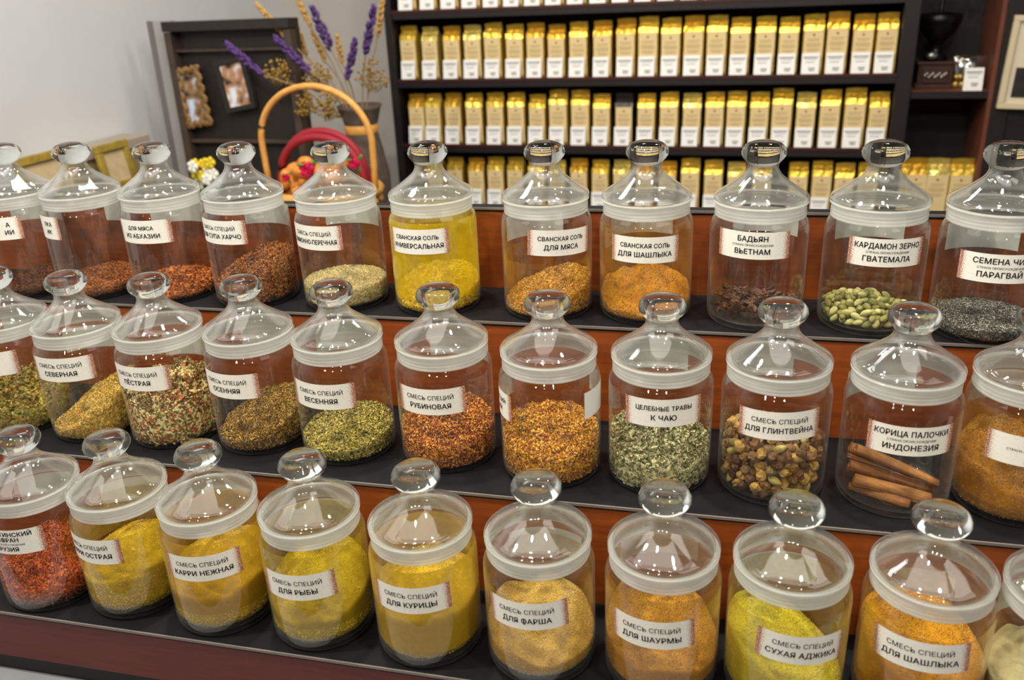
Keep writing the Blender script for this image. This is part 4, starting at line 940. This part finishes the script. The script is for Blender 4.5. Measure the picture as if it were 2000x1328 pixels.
def posy(px, py, d, label, seed, n=16):
    u, z = at(px, py, d); o = cab('flower_posy', u, d, CZ); tag(o, label, 'flowers'); r2 = random.Random(seed); h = z - CZ
    a, b_, c_ = MB(), MB(), MB()
    for i in range(n):
        p = (r2.uniform(-.045, .045), r2.uniform(-.03, .02), h + r2.uniform(-.06, .05))
        (a if i % 2 else b_).blob(p, (.013, .011, .012), seg=8, rings=5)
        for k in range(5):
            w = 2 * PI * k / 5; (a if i % 2 else b_).blob((p[0] + .011 * math.cos(w), p[1] - .006, p[2] + .011 * math.sin(w)), (.008, .005, .008), seg=6, rings=4)
        c_.tube([(p[0] * .2, p[1] * .2, 0), (p[0] * .7, p[1] * .7, h * .6), p], .002, 5)
    a.obj('yellow_blossom', M_YEL, o, smooth=True); b_.obj('white_blossom', M_WHT, o, smooth=True); c_.obj('stem', M_LEAFG, o)
posy(405, 345, 2.14, 'yellow and white artificial flowers below the photo board', 3)
# two low ornate frames leaning on the left wall
M_PALEB = plain('beige_box_edge', rgb(164, 150, 134), .6); M_OLIVE = plain('olive_gold_frame', rgb(150, 128, 54), .5, noise=.35, scale=40, bump=.5); M_LINEN = plain('cream_linen_print', rgb(190, 170, 132), .7, noise=.1, scale=50)
def on_left(px, py, u):
    r = CF + CR * (px - 1000) / F_PX - CU * (py - 664) / F_PX; tt = (u - CAM @ UX) / (r @ UX); X = CAM + tt * r
    return float(X @ NX), float(X[2])
ul = UW + .10
d0, z0 = on_left(60, 318, ul); d1, z1 = on_left(292, 264, ul)
lg = cab('display_ledge', UW + .05, (d0 + d1) / 2, CZ); tag(lg, 'beige ledge box along the left wall behind the ornate frames', 'ledge')
hz = (z0 + z1) / 2 - CZ; L2 = (d1 - d0) / 2
MB().box(-.045, .05, -L2 + .08, L2, hz - .03, hz).obj('ledge_top', M_PALEB, lg, bevel=.003)
MB().box(-.045, .042, -L2 + .08, L2, 0, hz - .03).obj('ledge_front', plain('olive_paper_lining', rgb(140, 124, 78), .7, noise=.15), lg)
def low_frame(px, py, w, h, label, two_):
    d, z = on_left(px, py, ul + .03); f = cab('ornate_frame', ul + .03 - UX[0] * 0, d, z); f.rotation_euler = (0, -.12, UY); tag(f, label, 'ornate frame')
    mb = MB(); t_ = .022
    mb.box(0, .014, -w / 2, w / 2, h / 2 - t_, h / 2).box(0, .014, -w / 2, w / 2, -h / 2, -h / 2 + t_).box(0, .014, -w / 2, -w / 2 + t_, -h / 2 + t_, h / 2 - t_).box(0, .014, w / 2 - t_, w / 2, -h / 2 + t_, h / 2 - t_)
    mb.obj('frame', M_OLIVE, f, bevel=.003)
    MB().box(.001, .006, -w / 2 + t_, w / 2 - t_, -h / 2 + t_, h / 2 - t_).obj('picture', M_LINEN, f)
low_frame(224, 324, .13, .13, 'olive gold frame around a cream print, nearest the tall photo board', 0)
low_frame(92, 344, .19, .12, 'long olive gold frame half hidden by jar knobs at the left', 1)
# basket with a hoop handle
M_WICK = plain('golden_wicker', rgb(206, 150, 74), .5, noise=.15, scale=60, bump=.5); M_CRIM = plain('crimson_ribbon', rgb(140, 24, 38), .6); M_AMBER = plain('amber_wrapper', rgb(206, 130, 50), .3)
DK = 2.06
ku, kz = at(617, 278, DK); kr = (at(728, 275, DK)[0] - at(505, 275, DK)[0]) / 2 - .006; top = at(617, 168, DK)[1]
bk = cab('gift_basket', ku, DK, CZ); tag(bk, 'wicker basket with a tall hoop handle and crimson trim', 'basket')
rim = at(617, 366, DK)[1] - CZ
mb = MB(); n = 8
for k in range(n):                                      # woven wall as stacked twisted rings
    z = .006 + (rim - .012) * k / (n - 1); R_ = kr * (.72 + .24 * k / (n - 1))
    mb.tube([((R_ + .003 * ((i % 2) * 2 - 1) * (1 if k % 2 else -1)) * math.cos(2 * PI * i / 48), (R_ * .8) * math.sin(2 * PI * i / 48), z) for i in range(49)], rim / n * .62, 6, cap=False)
mb.lathe([(0, .002), (kr * .7, .002), (kr * .7, .008), (0, .008)], 32)
mb.obj('woven_bowl', M_WICK, bk, smooth=True)
hp = []
z_mid = kz - CZ; zt = top - CZ
for i in range(41):
    a = PI * i / 40; hp.append((-kr * math.cos(a), 0, z_mid + (zt - z_mid) * math.sin(a)))
hp = [(-kr * .96, 0, rim - .03), (-kr * .99, 0, (rim + z_mid) / 2)] + hp + [(kr * .99, 0, (rim + z_mid) / 2), (kr * .96, 0, rim - .03)]
MB().tube(hp, .0085, 10).obj('hoop_handle', M_WICK, bk, smooth=True)
rb = at(590, 262, DK)[1] - CZ
V = []; n = 40
mb = MB()
for s in (0, 1):                                        # crimson trim arching over the contents
    pts = []
    for i in range(25):
        a = PI * i / 24; pts.append((-.01 - kr * .78 * math.cos(a), .045 - .02 * s, rim - .02 + (rb - rim + .02 - .012 * s) * math.sin(a) ** .7))
    mb.tube(pts, .011, 8)
mb.obj('crimson_trim', M_CRIM, bk, smooth=True)
r2 = random.Random(9)
mb = MB()
for i in range(34):
    a = r2.uniform(0, 2 * PI); r = kr * .62 * math.sqrt(r2.random())
    mb.blob((r * math.cos(a), r * math.sin(a) * .6 - .01, rim + r2.uniform(-.03, .115) * (1 - .8 * r / kr)), (.026, .018, .016), seg=9, rings=6, rot=Euler((r2.uniform(0, 3), r2.uniform(0, 3), r2.uniform(0, 3))).to_matrix())
w = mb.obj('wrapped_gift', M_AMBER, None, smooth=True); w.location = wp(ku, DK, CZ); w.rotation_euler = (0, 0, UY); w['kind'] = 'stuff'; tag(w, 'amber wrapped sweets filling the hoop handled basket', 'sweets', None, 'stuff'); w.name = 'wrapped_sweets_filling'
M_ROSE = plain('magenta_rose', rgb(206, 26, 84), .5)
def rose(px, py, d, s, label):
    u, z = at(px, py, d); o = cab('fabric_rose', u, d, z); tag(o, label, 'rose'); mb = MB()
    for ring, (cnt, rr, rz) in enumerate([(3, .25, .3), (5, .55, .15), (7, .85, 0)]):
        for k in range(cnt):
            a = 2 * PI * k / cnt + ring; V = []; 
            for i in range(4):
                for j in range(4):
                    p_, q_ = (i / 3 - .5) * 2.2 / (ring + 1.6), j / 3
                    V.append((s * (rr + .12 * q_) * math.cos(a + p_), -s * (rz + .55 * q_) , s * (rr + .12 * q_) * math.sin(a + p_)))
            mb.add(V, [(i * 4 + j, i * 4 + j + 1, i * 4 + j + 5, i * 4 + j + 4) for i in range(3) for j in range(3)])
    mb.blob((0, 0, 0), (s * .75, s * .35, s * .75)); mb.obj('petals', M_ROSE, o, smooth=True)
    lf = MB()
    for k in range(3):
        a = .8 + 2.1 * k; lf.blob((s * 1.15 * math.cos(a), .006, s * 1.15 * math.sin(a)), (s * .55, s * .12, s * .3), rot=Euler((0, -a, 0)).to_matrix())
    lf.obj('leaf', M_LEAFG, o, smooth=True)
rose(603, 330, DK - .10, .022, 'magenta fabric rose at the front of the basket')
rose(560, 346, DK - .10, .012, 'small pink rose with green leaves low at the left of the basket')
rose(694, 318, DK - .06, .016, 'dark pink rose behind the knob, at the right of the basket')
# vase of dried flowers
DV = 2.34
vu, vz = at(715, 330, DV)
M_BURL = plain('brown_grey_burlap', rgb(80, 68, 60), .85, noise=.35, scale=40, bump=.8)
vs = cab('sack_vase', vu, DV, CZ); tag(vs, 'brown grey sackcloth vase holding dried flowers beside the shelving', 'vase')
vt = at(745, 205, DV)[1] - CZ
MB().lathe([(0, .0), (.055, .0), (.066, .03), (.070, vt * .45), (.052, vt * .72), (.044, vt * .82), (.060, vt * .97), (.066, vt), (.060, vt), (.040, vt * .82), (.04, vt * .5), (0, vt * .45)], 32).obj('sackcloth', M_BURL, vs, smooth=True)
MB().lathe([(.047, vt * .79), (.050, vt * .81), (.050, vt * .84), (.047, vt * .86)], 32).obj('tie', M_WICK, vs, smooth=True)
M_LAV = plain('purple_lavender_buds', rgb(74, 46, 104), .7, noise=.3, scale=90); M_STEM = plain('dry_straw_stem', rgb(140, 118, 84), .7); M_WHEAT = plain('golden_wheat', rgb(176, 140, 76), .6, noise=.2, scale=60)
M_BUD = plain('gold_dry_buds', rgb(150, 118, 44), .35, metal=.3)
base = Vector((0, 0, vt * .5))
def spray(name, cat, label, p0, p1, d, rad, mat, part, grain, seed, group):
    """a dried stem from the vase to p0, its flower spike from p0 to p1 (photo points at distance d)"""
    u0, z0 = at(*p0, d); u1, z1 = at(*p1, d); o = cab(name, vu, DV, CZ); tag(o, label, cat, group)
    a = Vector((u0 - vu, d - DV, z0 - CZ)); b_ = Vector((u1 - vu, d - DV - .01, z1 - CZ)); r2 = random.Random(seed)
    neck = Vector((max(-.03, min(.03, a.x * .12)), max(-.025, min(.02, a.y * .2)), vt * .86))
    MB().tube([neck * .6 + Vector((0, 0, vt * .14)), neck, neck.lerp(a, .5) + Vector((0, 0, .03)), a, b_], [.0022, .0022, .002, .0018, .001], 6).obj('stem', M_STEM, o, smooth=True)
    mb = MB(); n = max(8, int((b_ - a).length / grain * 4.5))
    ax = (b_ - a).normalized(); s1 = ax.cross(Vector((0, 1, 0))).normalized(); s2 = ax.cross(s1)
    for i in range(n):
        t_ = i / (n - 1); w_ = r2.uniform(0, 6.28); env = rad * (math.sin(PI * min(.98, .12 + .86 * t_)) ** .5)
        p = a.lerp(b_, t_) + (s1 * math.cos(w_) + s2 * math.sin(w_)) * env * .7
        mb.blob(p, (grain * .55, grain * .55, grain), seg=6, rings=4, rot=(ax + (s1 * math.cos(w_) + s2 * math.sin(w_)) * .6).to_track_quat('Z', 'X').to_matrix())
    mb.obj(part, mat, o, smooth=True)
for i, (p0, p1, d, lab, rad) in enumerate([
    ((512, 146), (446, 84), 2.16, 'lavender spike bending left in front of the photo board', .010),
    ((603, 138), (540, 72), 2.24, 'lavender spike leaning left between board and basket hoop', .012),
    ((646, 95), (612, 14), 2.36, 'thick lavender spike standing above the hoop, nearest the top edge', .016),
    ((714, 102), (733, 12), 2.34, 'tall lavender spike leaning right beside the shelving', .012),
    ((679, 152), (697, 76), 2.28, 'short lavender spike below the tall right one', .010)]):
    spray('lavender_spike', 'lavender', lab, p0, p1, d, rad, M_LAV, 'flower_spike', .0085, i, 'dried lavender in the sack vase')
for i, (p0, p1, d, lab) in enumerate([
    ((566, 80), (506, 8), 2.3, 'wheat ear leaning far left over the photo board'),
    ((606, 50), (580, -12), 2.4, 'wheat ear cut by the top edge, left of the thick lavender'),
    ((636, 120), (612, 60), 2.42, 'wheat ear behind the thick lavender spike'),
    ((598, 110), (584, 52), 2.38, 'short wheat ear between the two left lavender spikes'),
    ((668, 122), (662, 70), 2.40, 'pale wheat ear between thick lavender and the right spikes'),
    ((738, 70), (752, -15), 2.42, 'wheat ear at the right against the shelving side')]):
    spray('wheat_ear', 'wheat ear', lab, p0, p1, d, .007, M_WHEAT, 'ear', .0075, 20 + i, 'dried wheat in the sack vase')
def cloud(px, py, d, s, label, seed, n=90):
    u, z = at(px, py, d); o = cab('dried_flower_sprig', vu, DV, CZ); tag(o, label, 'dried flowers', 'gold dried sprigs in the sack vase'); r2 = random.Random(seed)
    c_ = Vector((u - vu, d - DV, z - CZ)); a, b_ = MB(), MB(); neck = Vector((max(-.03, min(.03, c_.x * .1)), 0, vt * .86))
    b_.tube([neck, neck.lerp(c_, .6), c_], .0018, 5)
    for i in range(n):
        v = Vector((r2.gauss(0, 1), r2.gauss(0, 1), r2.gauss(0, 1))).normalized() * s * r2.random() ** .4
        a.blob(c_ + v, (.0042,) * 3, seg=6, rings=4)
        if i % 3 == 0: b_.tube([c_ - Vector((0, 0, s * .8)) + v * .2, c_ + v], .0008, 4)
    b_.obj('stalks', M_STEM, o); a.obj('bud_cluster', M_BUD, o, smooth=True)
cloud(541, 143, 2.22, .040, 'gold bud sprig left of the hoop top', 1)
cloud(618, 150, 2.30, .045, 'gold bud sprig behind the hoop top', 2)
cloud(640, 205, 2.28, .045, 'gold bud sprig inside the hoop', 3)
cloud(595, 205, 2.26, .035, 'brown gold bud sprig low inside the hoop, at its left', 4, 60)
cloud(728, 150, 2.36, .050, 'sparse brown bud sprig right of the hoop against the dark side', 5, 70)
